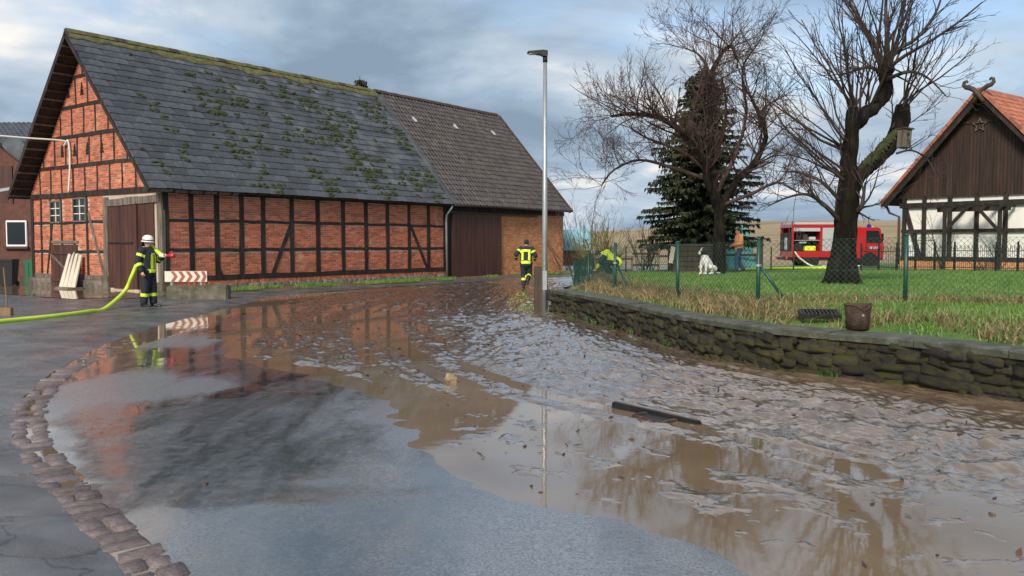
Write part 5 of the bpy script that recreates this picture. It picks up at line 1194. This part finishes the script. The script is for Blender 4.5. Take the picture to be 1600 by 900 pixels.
for k, (u, v, s_) in enumerate(clods):
    p = G(u, v, 0); o = link(bpy.data.objects.new('mud_clod', dm[k % 4])); zz = max(float(mud_z(np.array(p.x), np.array(p.y))), 0, float(asphalt_z(np.array(p.x), np.array(p.y)))); o.location = (p.x, p.y, zz + s_ * .15); o.scale = (s_ * .85, s_ * .42, s_ * .3); o.rotation_euler = (0, .2, k * 1.3)
    tag(o, 'small dark clod lying on the flooded road', 'clod', 'dark clods scattered on the flooded road')
def leaves(name, n, cond, zf, m, s0, s1, seed, label):
    r = random.Random(seed); q = MB(); c = 0
    while c < n:
        x, y = r.uniform(-6, 7), r.uniform(3.5, 26)
        if not cond(x, y): continue
        z = zf(x, y); s_ = r.uniform(s0, s1); an = r.uniform(0, 6.3); a = Vector((math.cos(an), math.sin(an), r.uniform(-.3, .3))) * s_; b_ = Vector((-math.sin(an), math.cos(an), r.uniform(-.5, .5))) * s_ * .4; P0 = Vector((x, y, z + .006))
        q.add([P0 - a, P0 - b_, P0 + a * 1.1 + Vector((0, 0, s_ * .3)), P0 + b_ + Vector((0, 0, s_ * .2))], [(0, 1, 2, 3)]); c += 1
    tag(q.build(name, m, None, False, False), label, 'debris', kind='stuff')
leaves('leaf_litter', 700, lambda x, y: float(left_x(y)) + .5 < x < float(right_x(y)) - .1, lambda x, y: max(0, float(mud_z(np.array(x), np.array(y)))), M['leaf'], .012, .045, 4, 'dark leaves and bits washed into the mud')
P = [(x, y, max(0, float(mud_z(np.array(x), np.array(y))))) for x, y in [(lambda c, n: (c.x + n.x * .08, c.y + n.y * .08))(wall_at(s)[0], wall_at(s)[2]) for s in np.concatenate([np.random.uniform(c - .12, c + .12, 60) for c in (4.2, 7.6, 9.3, 10.4, 11.5, 12.0, 12.9, 14.6)])]]
tag(blades('wall_weeds', P, .04, .14, M['weed'], .009, 1.2, 12), 'small green weeds growing at the foot of the stone wall', 'weeds', kind='stuff')

# ================================================================== FIRE ENGINE
FY = 52.0; fx0 = (1237 - 800) / F * FY; fzg = EYE - (418 - HY) * FY / F
eng = thing('fire_engine', 'red fire engine with open equipment locker parked behind the trees', 'fire engine', (fx0, FY, fzg)); FL, FWd, FT = 5.55, 2.3, 2.62
bx = 3.75                                     # equipment body length
q = MB(); q.box(.1, .1, .42, FL - .2, FWd - .1, .62); q.build('chassis', M['black'], eng)
q = MB(); q.box(0, .0, .62, bx, .05, .98); q.box(0, FWd - .05, .62, bx, FWd, FT - .05); q.box(.0, .05, .62, bx, FWd - .05, .98); q.box(0, 0, .98, .10, .12, FT - .22); q.box(1.68, 0, .98, 1.80, .9, FT - .22); q.box(bx - .12, 0, .98, bx, FWd, FT - .22); q.box(0, FWd - .14, .98, .10, FWd, FT - .2); q.box(.1, .85, .98, bx - .1, .95, FT - .2)
bod = q.build('equipment_body', M['fired'], eng)
q = MB(); q.box(-.02, -.02, FT - .22, bx + .02, FWd + .02, FT - .04, bev=.02); q.build('roof_rail', M['fired'], eng); q = MB(); q.box(.05, .05, FT - .038, bx - .1, FWd - .05, FT + .10, bev=.02); q.build('roof_deck', M['silver'], eng)
q = MB(); q.box(.10, .02, FT - .44, 1.68, .08, FT - .225); q.build('roller_shutter', M['silver'], bod); q = MB()
for k in range(13): q.box(1.83, .012 + .004 * (k % 2), 1.0 + k * .108, 2.62, .05, 1.10 + k * .108)
q.build('roller_shutter', M['silver'], bod); q = MB(); q.box(2.66, .01, 1.0, bx - .14, .05, FT - .225); q.build('roller_shutter', M['silver'], bod)
q = MB(); q.box(.1, .1, 1.62, 1.68, .84, 1.65); q.build('shelf', M['silver'], bod); q = MB(); q.box(.1, .82, .98, 1.68, .85, FT - .22); q.build('locker_back', M['black'], bod)
for k, (a, b_, z0, z1, m) in enumerate(((.2, .7, 1.0, 1.45, 'black'), (.85, 1.5, 1.0, 1.30, 'hivis'), (.3, .6, 1.66, 1.95, 'darkmetal'), (.75, 1.0, 1.66, 2.0, 'rust'), (1.1, 1.5, 1.66, 1.85, 'silver'), (.5, .95, 1.45, 1.58, 'silver'))):
    q = MB(); q.box(a, .2, z0, b_, .6, z1, bev=.03); q.build('equipment_box', M[m], bod)
q = MB(); q.box(-.03, .12, .98, .02, FWd - .14, 2.1); rd = q.build('rear_locker', M['black'], eng)
for k in range(3): q = MB(); q.box(-.06, .25 + k * .6, 1.05, -.01, .7 + k * .6, 1.6 + .2 * (k % 2), bev=.03); q.build('pump_panel', M['silver' if k % 2 else 'darkmetal'], rd)
q = MB(); q.box(-.25, .05, .45, .02, FWd - .05, .60, bev=.02); q.build('rear_step', M['darkmetal'], eng)
for y_ in (.12, FWd - .12): q = MB(); q.box(-.30, y_ - .11, .50, -.24, y_ + .11, .68, bev=.02); q.build('tail_light', M['lampred'], eng)
for y_ in (.15, FWd - .15): q = MB(); q.lathe([(.09, 0), (.09, .12), (.05, .16)], 12, Matrix.Translation((.1, y_, FT - .03))); q.build('beacon', M['blue'], eng)
# cab
q = MB(); prof = [(bx + .06, .55), (FL - .02, .55), (FL, 1.25), (FL - .05, 1.45), (FL - .22, 2.32), (FL - .40, 2.42), (bx + .06, 2.42)]; q.prism(prof, FWd - .1, Matrix.Translation((0, .05, 0))); cab = q.build('cab', M['fired'], eng)
q = MB(); q.prism([(FL - 1.05, 1.48), (FL - .17, 1.48), (FL - .32, 2.22), (FL - 1.05, 2.22)], .03, Matrix.Translation((0, .03, 0))); q.build('side_window', M['glass'], cab)
q = MB(); q.add([(FL - .04, .2, 1.5), (FL - .04, FWd - .2, 1.5), (FL - .21, FWd - .2, 2.28), (FL - .21, .2, 2.28), (FL - .01, .2, 1.5), (FL - .01, FWd - .2, 1.5), (FL - .18, FWd - .2, 2.28), (FL - .18, .2, 2.28)], [(0, 1, 2, 3), (7, 6, 5, 4), (0, 4, 5, 1), (2, 6, 7, 3), (1, 5, 6, 2), (3, 7, 4, 0)]); q.build('windscreen', M['glass'], cab)
q = MB(); q.box(FL - .9, .035, 1.12, FL - .3, .048, 1.26); q.build('lettering_strip', M['silver'], cab)
q = MB(); q.box(FL - .05, .1, .45, FL + .12, FWd - .1, .75, bev=.03); q.build('bumper', M['silver'], cab); q = MB(); q.box(FL - .2, -.14, 1.6, FL - .1, .0, 2.05, bev=.02); q.build('mirror', M['black'], cab)
q = MB(); q.lathe([(.12, 0), (.12, .16), (.06, .2)], 12, Matrix.Translation((FL - .75, .5, 2.42))); q.build('beacon', M['blue'], cab); q = MB(); q.box(FL - .62, .4, 2.42, FL - .5, FWd - .4, 2.5); q.build('light_bar', M['silver'], cab)
q = MB(); q.box(FL - 1.08, .03, .7, FL - 1.06, .06, 2.25); q.build('door_gap', M['black'], cab)
for x in (1.15, FL - .85):
    for y_ in (.14, FWd - .14):
        q = MB(); Mx = Matrix.Translation((x, y_, .42)) @ Matrix.Rotation(math.pi / 2, 4, 'X'); q.lathe([(.2, -.12), (.38, -.13), (.42, -.09), (.42, .09), (.38, .13), (.2, .12)], 22, Mx); wh = q.build('wheel', M['rubber'], eng, True)
        q = MB(); q.lathe([(.24, -.125), (.22, .0), (.24, .125)], 16, Mx); q.build('rim', M['silver'], wh); q = MB(); q.lathe([(.08, -.16), (.08, .16)], 10, Mx); q.build('hub', M['darkmetal'], wh)
    q = MB(); Mx = Matrix.Translation((x, .03, .42)) @ Matrix.Rotation(math.pi / 2, 4, 'X'); q.lathe([(.50, -.02), (.50, .02)], 20, Mx); q.build('wheel_arch', M['black'], eng)

# ================================================================== HOSES
def hose(name, pts, r, m, label):
    P = [Vector(p) for p in pts]; out = []
    for i in range(len(P) - 1):
        p0, p1, p2, p3 = P[max(i - 1, 0)], P[i], P[i + 1], P[min(i + 2, len(P) - 1)]
        for k in range(8): t = k / 8; out.append(.5 * ((2 * p1) + (p2 - p0) * t + (2 * p0 - 5 * p1 + 4 * p2 - p3) * t * t + (3 * p1 - p0 - 3 * p2 + p3) * t ** 3))
    out.append(P[-1]); q = MB(); q.tube(out, r, 10); return tag(q.build(name, m, None, True), label, 'hose')
lh = []
for (u, v) in ((1150, 428), (1195, 424), (1235, 422), (1270, 421), (1302, 421)): p = G(u, v, .42); lh.append((p.x, p.y, lz(p.x, p.y) + .05))
hose('fire_hose', lh, .06, M['hose'], 'yellow hose lying across the back of the lawn towards the fire engine')
hose('fire_hose', [(fx0 + .15, FY - .05, fzg + .95), (fx0 + .35, FY - .5, fzg + .55), (fx0 + .9, FY - 1.2, fzg + .1), (fx0 + 1.6, FY - 2.2, lz(fx0 + 1.6, FY - 2.2) + .05), (fx0 + 2.2, FY - 5, lz(fx0 + 2.2, FY - 5) + .05)], .05, M['hosecream'], 'pale hose hanging from the rear locker of the fire engine')

# ================================================================== PEOPLE AND DOG
def cap_mesh(bm, p, q_, r0, r1, n=12):
    p = Vector(p); q_ = Vector(q_); d = q_ - p; L = max(d.length, 1e-4); Mx = Matrix.Translation(p) @ d.to_track_quat('Z', 'Y').to_matrix().to_4x4(); prof = []
    for k in range(5): a = -math.pi / 2 + math.pi / 2 * k / 4; prof.append((max(1e-4, r0 * math.cos(a)), r0 * math.sin(a)))
    for k in range(5): a = math.pi / 2 * k / 4; prof.append((max(1e-4, r1 * math.cos(a)), L + r1 * math.sin(a)))
    vs = [bm.verts.new(Mx @ Vector((r * math.cos(2 * math.pi * k / n), r * math.sin(2 * math.pi * k / n), z))) for r, z in prof for k in range(n)]; m = len(prof)
    for i in range(m - 1):
        for k in range(n): bm.faces.new((vs[i * n + k], vs[i * n + (k + 1) % n], vs[(i + 1) * n + (k + 1) % n], vs[(i + 1) * n + k]))
    bm.faces.new(list(reversed(vs[:n]))); bm.faces.new(vs[-n:])
def ball_mesh(bm, c, r, rot=None):
    Mx = Matrix.Translation(c) @ (rot.to_4x4() if rot else Matrix.Identity(4)) @ Matrix.Diagonal((*r, 1)); bmesh.ops.create_uvsphere(bm, u_segments=14, v_segments=10, radius=1, matrix=Mx)
def blend(name, prims, vox, mats, parent, mf=None, smooth=4):
    """one continuous surface grown round tapered limbs and ellipsoids"""
    bm = bmesh.new()
    for p in prims:
        if p[0] == 's': cap_mesh(bm, *p[1:])
        else: ball_mesh(bm, *p[1:])
    me = bpy.data.meshes.new(name); bm.to_mesh(me); bm.free(); o = bpy.data.objects.new(name, me); COL.objects.link(o)
    r = o.modifiers.new('r', 'REMESH'); r.mode = 'VOXEL'; r.voxel_size = vox; s_ = o.modifiers.new('s', 'SMOOTH'); s_.iterations = smooth; s_.factor = .5
    dg = bpy.context.evaluated_depsgraph_get(); me2 = bpy.data.meshes.new_from_object(o.evaluated_get(dg)); bpy.data.objects.remove(o); bpy.data.meshes.remove(me)
    me2.name = name; me2.materials.clear()
    for m in (mats if isinstance(mats, list) else [mats]): me2.materials.append(m)
    me2.polygons.foreach_set('use_smooth', [True] * len(me2.polygons))
    if mf: me2.polygons.foreach_set('material_index', [mf(p.center) for p in me2.polygons])
    return link(bpy.data.objects.new(name, me2), parent)
def seg_t(c, a, b_):
    a = Vector(a); b_ = Vector(b_); d = b_ - a; t = (c - a).dot(d) / d.length_squared; return t, (c - (a + d * max(0, min(1, t)))).length
def hand(el, wr, curl, side, palm_dir):
    """palm, four unequal fingers with a knuckle bend and a thumb from the palm's side"""
    d = (Vector(wr) - Vector(el)).normalized(); nrm = Vector(palm_dir); nrm = (nrm - d * nrm.dot(d)).normalized(); sd = d.cross(nrm) * side; wr = Vector(wr); pc = wr + d * .09; out = [('s', wr, pc, .026, .030), ('s', wr + sd * .018, pc + sd * .024, .022, .017), ('s', wr - sd * .018, pc - sd * .024, .022, .017)]
    for k, (o_, L) in enumerate(((-.033, .060), (-.011, .075), (.011, .080), (.033, .070))):
        a = pc + sd * o_; b_ = a + (d * math.cos(curl * .5) + nrm * math.sin(curl * .5)) * L * .55; c = b_ + (d * math.cos(curl * 1.4) + nrm * math.sin(curl * 1.4)) * L * .5; out += [('s', a, b_, .0105, .010), ('s', b_, c, .010, .0085)]
    a = wr + d * .03 + sd * .028; b_ = a + (d * .6 + sd * .6 + nrm * .35).normalized() * .045; out += [('s', a, b_, .013, .0115), ('s', b_, b_ + (d * .75 + nrm * .6).normalized() * .035, .0115, .009)]
    return out
def person(name, label, loc, rz, J, jacket, trousers, boots, head_gear, jbands=None, tbands=None, gloves=None, bulk=1.0, hair=None):
    o = thing(name, label, 'person', loc, rz); J = {k: Vector(v) for k, v in J.items()}; k = bulk
    hd = J['head']; f = (J['face'] - hd).normalized(); up = (hd - J['neck']).normalized(); up = (up - f * up.dot(f)).normalized(); rt = f.cross(up); rot = Matrix((f, rt * -1, up)).transposed()
    body = [('b', hd, (.098, .078, .118), rot), ('s', J['neck'], hd - up * .06, .062, .058), ('b', hd + f * .055 - up * .05, (.048, .05, .06), rot), ('s', hd + f * .095 + up * .0, hd + f * .112 - up * .03, .011, .017), ('s', J['chest'], J['neck'], .11, .06), ('s', J['pelvis'], J['chest'], .12, .13)]
    for sgn in (-1, 1): body.append(('b', hd + rt * sgn * .078 - up * .01 - f * .01, (.02, .012, .032), rot))
    for s_ in 'lr':
        body += [('s', J['chest'] + (J['sh' + s_] - J['chest']) * .5, J['sh' + s_], .07, .06), ('s', J['sh' + s_], J['el' + s_], .05, .04), ('s', J['el' + s_], J['wr' + s_], .04, .027), ('s', J['hip' + s_], J['kn' + s_], .085, .06), ('s', J['kn' + s_], J['an' + s_], .058, .042), ('s', J['an' + s_], J['an' + s_].lerp(J['toe' + s_], .6), .038, .024)]
        body += hand(J['el' + s_], J['wr' + s_], 1.0, 1 if s_ == 'l' else -1, J.get('palm' + s_, f))
    mats = [M['skin'], gloves or M['skin']]
    blend('body', body, .0085, mats, o, (lambda c: 1 if any(seg_t(c, J['el' + s_], J['wr' + s_])[0] > .97 and (c - J['wr' + s_]).length < .24 for s_ in 'lr') else 0) if gloves else None, 3)
    for sgn in (-1, 1): q = MB(); q.lathe([(.004, -.006), (.011, 0), (.004, .006)], 8, Matrix.Translation(hd + f * .090 + rt * sgn * .032 + up * .012) @ f.to_track_quat('Z', 'Y').to_matrix().to_4x4()); q.build('eye', M['black'], o)
    q = MB(); q.bar(hd + f * .099 - up * .062 - rt * .022, hd + f * .099 - up * .062 + rt * .022, .008, .008); q.build('mouth', M['brownboot'], o)
    jk = [('b', J['chest'] + Vector((0, 0, 0)), (.15 * k, .205 * k, .21), None), ('s', J['pelvis'], J['chest'], .155 * k, .16 * k), ('s', J['chest'], J['neck'], .14 * k, .075), ('s', J['pelvis'] + (J['pelvis'] - J['chest']).normalized() * .08, J['pelvis'], .165 * k, .16 * k)]
    hw_ = (J['hipl'] - J['hipr']).normalized() * .05
    jk += [('s', J['pelvis'] + hw_, J['chest'] + hw_, .145 * k, .15 * k), ('s', J['pelvis'] - hw_, J['chest'] - hw_, .145 * k, .15 * k)]
    for s_ in 'lr': jk += [('s', J['chest'].lerp(J['sh' + s_], .5) + up * .03, J['sh' + s_], .10 * k, .085 * k), ('s', J['sh' + s_], J['el' + s_], .085 * k, .072 * k), ('s', J['el' + s_], J['el' + s_].lerp(J['wr' + s_], .92), .072 * k, .056 * k)]
    blend('jacket', jk, .013, jacket, o, (lambda c: jbands(c, J)) if jbands else None)
    tr_ = [('s', J['hipl'], J['hipr'], .125 * k, .125 * k), ('s', (J['hipl'] + J['hipr']) / 2, J['pelvis'], .13, .14 * k)]
    for s_ in 'lr': tr_ += [('s', J['hip' + s_], J['kn' + s_], .115 * k, .085 * k), ('s', J['kn' + s_], J['an' + s_].lerp(J['kn' + s_], .12), .086 * k, .076 * k)]
    blend('trousers', tr_, .013, trousers, o, (lambda c: tbands(c, J)) if tbands else None)
    for s_ in 'lr':
        d = (J['toe' + s_] - J['an' + s_]); fl = J['an' + s_] + (J['an' + s_] - J['kn' + s_]).normalized() * .045; blend('boot', [('s', J['an' + s_].lerp(J['kn' + s_], .35), J['an' + s_], .066, .06), ('s', fl - d * .25, J['toe' + s_], .05, .042), ('s', fl, J['toe' + s_] + d * .05, .052, .042)], .011, boots, o)
    if head_gear == 'helmet':
        q = MB(); Mx = Matrix.Translation(hd + up * .035) @ rot.to_4x4() @ Matrix.Diagonal((1.14, 1, 1, 1)); q.lathe([(.150, -.03), (.152, -.015), (.128, .0), (.128, .05), (.112, .10), (.07, .138), (.01, .15)], 24, Mx); hm = q.build('helmet', M['helmet'], o, True)
        q = MB(); q.lathe([(.1315, .004), (.1315, .03)], 24, Mx); q.build('helmet_band', M['darkmetal'], hm); q = MB(); q.bar(hd + up * .035 - f * .13, hd + up * .035 + f * .15, .02, .02, up=tuple(up)); 
        q = MB(); q.add([hd + f * -.09 + rt * -.09 + up * .0, hd + f * -.09 + rt * .09 + up * .0, hd + f * -.10 + rt * .10 - up * .12, hd + f * -.10 + rt * -.10 - up * .12, hd + f * -.105 + rt * -.09, hd + f * -.105 + rt * .09, hd + f * -.115 + rt * .10 - up * .12, hd + f * -.115 + rt * -.10 - up * .12], [(0, 1, 2, 3), (7, 6, 5, 4), (0, 4, 5, 1), (1, 5, 6, 2), (2, 6, 7, 3), (3, 7, 4, 0)]); q.build('neck_guard', M['navy'], hm)
    else:
        hp_ = [('b', hd + up * .03 - f * .018, (.105, .092, .108), rot)]
        if hair == 'long': hp_ += [('s', hd - f * .06 + up * .02, hd - f * .09 - up * .17, .07, .05), ('b', hd - f * .03 - up * .02 + rt * .03, (.07, .075, .11), rot)]
        blend('hair' if hair else 'cap', hp_, .012, M['hair'] if hair else M['navy'], o)
    return o, J
ST = dict(pelvis=(0, 0, 1.0), chest=(0, 0, 1.32), neck=(0, 0, 1.50), head=(.02, 0, 1.655), face=(.2, 0, 1.655), shl=(0, .20, 1.44), shr=(0, -.20, 1.44), ell=(0, .25, 1.15), elr=(0, -.25, 1.15), wrl=(.06, .25, .9), wrr=(.06, -.25, .9), hipl=(0, .10, .92), hipr=(0, -.10, .92), knl=(.02, .11, .5), knr=(.02, -.11, .5), anl=(0, .11, .10), anr=(0, -.11, .10), toel=(.16, .13, .045), toer=(.16, -.13, .045))
def pose(**k): d = dict(ST); d.update(k); return d
def ff_bands(front):
    def fn(c, J):
        for s_ in 'lr':
            t, d = seg_t(c, J['sh' + s_], J['el' + s_])
            if d < .12 and .30 < t < .52 and abs(c.y) > .13: return 1
            t, d = seg_t(c, J['el' + s_], J['wr' + s_])
            if d < .10 and .22 < t < .48: return 1
        ax = J['chest'] - J['pelvis']; t = (c - J['pelvis']).dot(ax) / ax.length_squared; w_ = (c - J['pelvis'] - ax * t)
        if abs(w_.y) < .21 and w_.length < .27:
            if -.36 < t < -.06: return 1
            if front(t, w_): return 1
        return 0
    return fn
def tb(c, J):
    for s_ in 'lr':
        t, d = seg_t(c, J['kn' + s_], J['an' + s_])
        if d < .13 and .32 < t < .52: return 1
    return 0
p1 = G(232, 480, .03); p1.z = .02
ff, J1 = person('person', 'firefighter in white helmet holding the yellow hose by the barn door', p1, -.25,
    pose(elr=(-.06, -.29, 1.17), wrr=(.06, -.31, .93), ell=(.12, .28, 1.2), wrl=(.33, .17, 1.30), palml=(0, -1, 0), palmr=(0, 1, 0), knr=(.01, -.12, .5), anr=(-.04, -.13, .1), toer=(.12, -.16, .045), knl=(.06, .10, .5), anl=(.07, .11, .1), toel=(.24, .12, .045), face=(.2, -.03, 1.64)),
    [M['navy'], M['hivis']], [M['navy'], M['hivis']], M['boot'], 'helmet', ff_bands(lambda t, w_: (.0 < t < 1.05) and w_.x > .02 and .02 < abs(w_.y) < .10), tb, M['glove'], 1.24)
q = MB(); Wf = ff.matrix_basis
q = MB(); q.box(-.01, -.02, -.025, .0, .02, .025); 
q = MB(); q.box(-.006, -.06, -.02, .006, .06, .02, Matrix.Translation((.19, -.02, 1.36))); q.build('name_tag', M['silverband'], ff)
Wm = Matrix.Translation(p1) @ Matrix.Rotation(-.25, 4, 'Z')
hp = [Wm @ Vector(v) for v in ((.40, .15, 1.315), (.28, .16, 1.34), (.10, .17, 1.47), (-.06, .16, 1.575), (-.22, .15, 1.50), (-.34, .12, 1.22), (-.50, .05, .8), (-.68, -.02, .40))] + [G(u, v, .05) + Vector((0, 0, .03)) for u, v in ((164, 484.5), (140, 489), (100, 494.5), (60, 499), (20, 503), (-60, 512), (-200, 530))]
hose('fire_hose', hp, .052, M['hose'], 'bright lime hose running over the firefighter\'s shoulder and along the yard')
nz = thing('hose_nozzle', 'red branch nozzle with pale grip at the end of the lime hose', 'nozzle', hp[0], -.25)
q = MB(); X = Matrix.Rotation(math.pi / 2, 4, 'Y'); q.lathe([(.05, -.14), (.055, -.05), (.045, .0), (.035, .05)], 12, X); q.build('coupling', M['helmet'], nz, True); q = MB(); q.lathe([(.03, .05), (.035, .14), (.055, .17), (.058, .27), (.04, .28)], 12, X); q.build('barrel', M['nozzle'], nz, True); q = MB(); q.tube([(.06, 0, -.02), (.05, 0, -.13)], .02, 8); q.build('grip', M['black'], nz); q = MB(); q.tube([(.12, 0, .03), (.17, 0, .1), (.24, 0, .09)], .014, 6); q.build('lever', M['nozzle'], nz)
p2 = G(822, 452, .02)
person('person', 'firefighter in dark jacket with yellow stripes running away along the muddy road', (p2.x, p2.y, .03), R(84),
    pose(pelvis=(-.02, 0, .98), chest=(.06, 0, 1.30), neck=(.10, 0, 1.47), head=(.14, 0, 1.62), face=(.4, 0, 1.60), shl=(.06, .20, 1.42), shr=(.06, -.20, 1.42), ell=(-.10, .34, 1.22), wrl=(.08, .36, 1.08), elr=(.02, -.33, 1.18), wrr=(.20, -.30, 1.05), hipl=(0, .1, .9), hipr=(0, -.1, .9), knl=(.05, .09, .5), anl=(-.05, .08, .12), toel=(.10, .08, .05), knr=(.12, -.11, .52), anr=(-.26, -.08, .34), toer=(-.28, -.08, .20)),
    [M['navy'], M['hivis']], [M['navy'], M['hivis']], M['brownboot'], 'cap', ff_bands(lambda t, w_: w_.x < .03 and ((.0 < t < 1.15 and .085 < abs(w_.y) < .16) or (.95 < t < 1.2 and abs(w_.y) < .16))), tb, None, 1.1)
pw = D(1154, 426, 32.0)
person('person', 'woman in orange jacket and blue jeans walking on the lawn', (pw.x, pw.y, lz(pw.x, pw.y)), R(186),
    pose(pelvis=(0, 0, .94), chest=(.0, 0, 1.22), neck=(.0, 0, 1.40), head=(.03, 0, 1.53), face=(.2, .02, 1.52), shl=(0, .18, 1.35), shr=(0, -.18, 1.35), ell=(.02, .24, 1.08), wrl=(.2, .12, 1.03), elr=(.02, -.24, 1.08), wrr=(.2, -.10, 1.0), hipl=(0, .09, .86), hipr=(0, -.09, .86), knl=(.12, .09, .48), anl=(.10, .09, .10), toel=(.25, .1, .045), knr=(-.02, -.09, .47), anr=(-.20, -.09, .14), toer=(-.07, -.1, .05)),
    [M['orange']], [M['jeans']], M['brownboot'], None, None, None, None, 1.0, 'long')
pb_ = D(951, 440, 27.5)
person('person', 'person in lime high visibility jacket crouching behind the wire fence', (pb_.x, pb_.y, lz(pb_.x, pb_.y)), R(172),
    pose(pelvis=(-.20, 0, .50), chest=(.06, 0, .68), neck=(.20, 0, .74), head=(.33, 0, .70), face=(.45, 0, .60), shl=(.1, .19, .70), shr=(.1, -.19, .70), ell=(.24, .24, .48), wrl=(.36, .16, .30), elr=(.24, -.24, .48), wrr=(.36, -.16, .30), hipl=(-.22, .1, .46), hipr=(-.22, -.1, .46), knl=(.16, .17, .46), anl=(-.04, .15, .1), toel=(.12, .16, .045), knr=(.12, -.17, .46), anr=(-.08, -.15, .1), toer=(.08, -.16, .045)),
    [M['hivis'], M['navy']], [M['navy']], M['boot'], 'cap', lambda c, J: 1 if any(seg_t(c, J['sh' + s_], J['el' + s_])[1] < .1 and seg_t(c, J['sh' + s_], J['el' + s_])[0] > .1 for s_ in 'lr') else 0, None, None, 1.05)
# dog sitting, facing the camera's left, black head on white body
pd = D(1104, 429, 28.3); dg_ = thing('dog', 'large white dog with black head sitting on the lawn', 'dog', (pd.x, pd.y, lz(pd.x, pd.y)), R(222)); dg_.scale = (.95, .95, .95)
B = [('s', (-.20, 0, .20), (.10, 0, .52), .19, .16), ('b', (.10, 0, .48), (.15, .145, .19), None), ('s', (.10, 0, .54), (.16, 0, .75), .15, .12), ('b', (.21, 0, .81), (.14, .125, .13), None), ('s', (.27, 0, .79), (.43, 0, .745), .078, .058), ('s', (-.24, 0, .12), (-.50, .05, .05), .05, .03), ('s', (-.50, .05, .05), (-.62, .12, .05), .04, .02)]
for s_ in (-1, 1): B += [('s', (.15, s_ * .10, .45), (.18, s_ * .10, .22), .07, .045), ('s', (.18, s_ * .10, .22), (.19, s_ * .10, .05), .042, .038), ('s', (.18, s_ * .10, .04), (.27, s_ * .10, .035), .045, .035), ('s', (-.20, s_ * .15, .20), (.05, s_ * .20, .26), .13, .08), ('s', (.05, s_ * .20, .26), (-.08, s_ * .19, .06), .06, .045), ('s', (-.08, s_ * .19, .045), (.10, s_ * .20, .04), .045, .038), ('s', (.17, s_ * .11, .89), (.19, s_ * .165, .72), .05, .03)]
blend('body', B, .013, [M['furwhite'], M['furblack']], dg_, lambda c: 1 if (c.z > .68 and not (abs(c.y) < .022 and c.x > .24) and not (c.x > .425)) or (c.x < -.12 and c.z > .33 and c.y > .02) else 0, 3)
q = MB(); q.lathe([(.006, -.01), (.024, 0), (.006, .012)], 10, Matrix.Translation((.485, 0, .765)) @ Matrix.Rotation(math.pi / 2, 4, 'Y')); q.build('nose', M['black'], dg_)
for s_ in (-1, 1): q = MB(); q.lathe([(.004, -.006), (.013, 0), (.004, .006)], 8, Matrix.Translation((.325, s_ * .06, .85)) @ Matrix.Rotation(math.pi / 2, 4, 'Y')); q.build('eye', M['brownboot'], dg_)
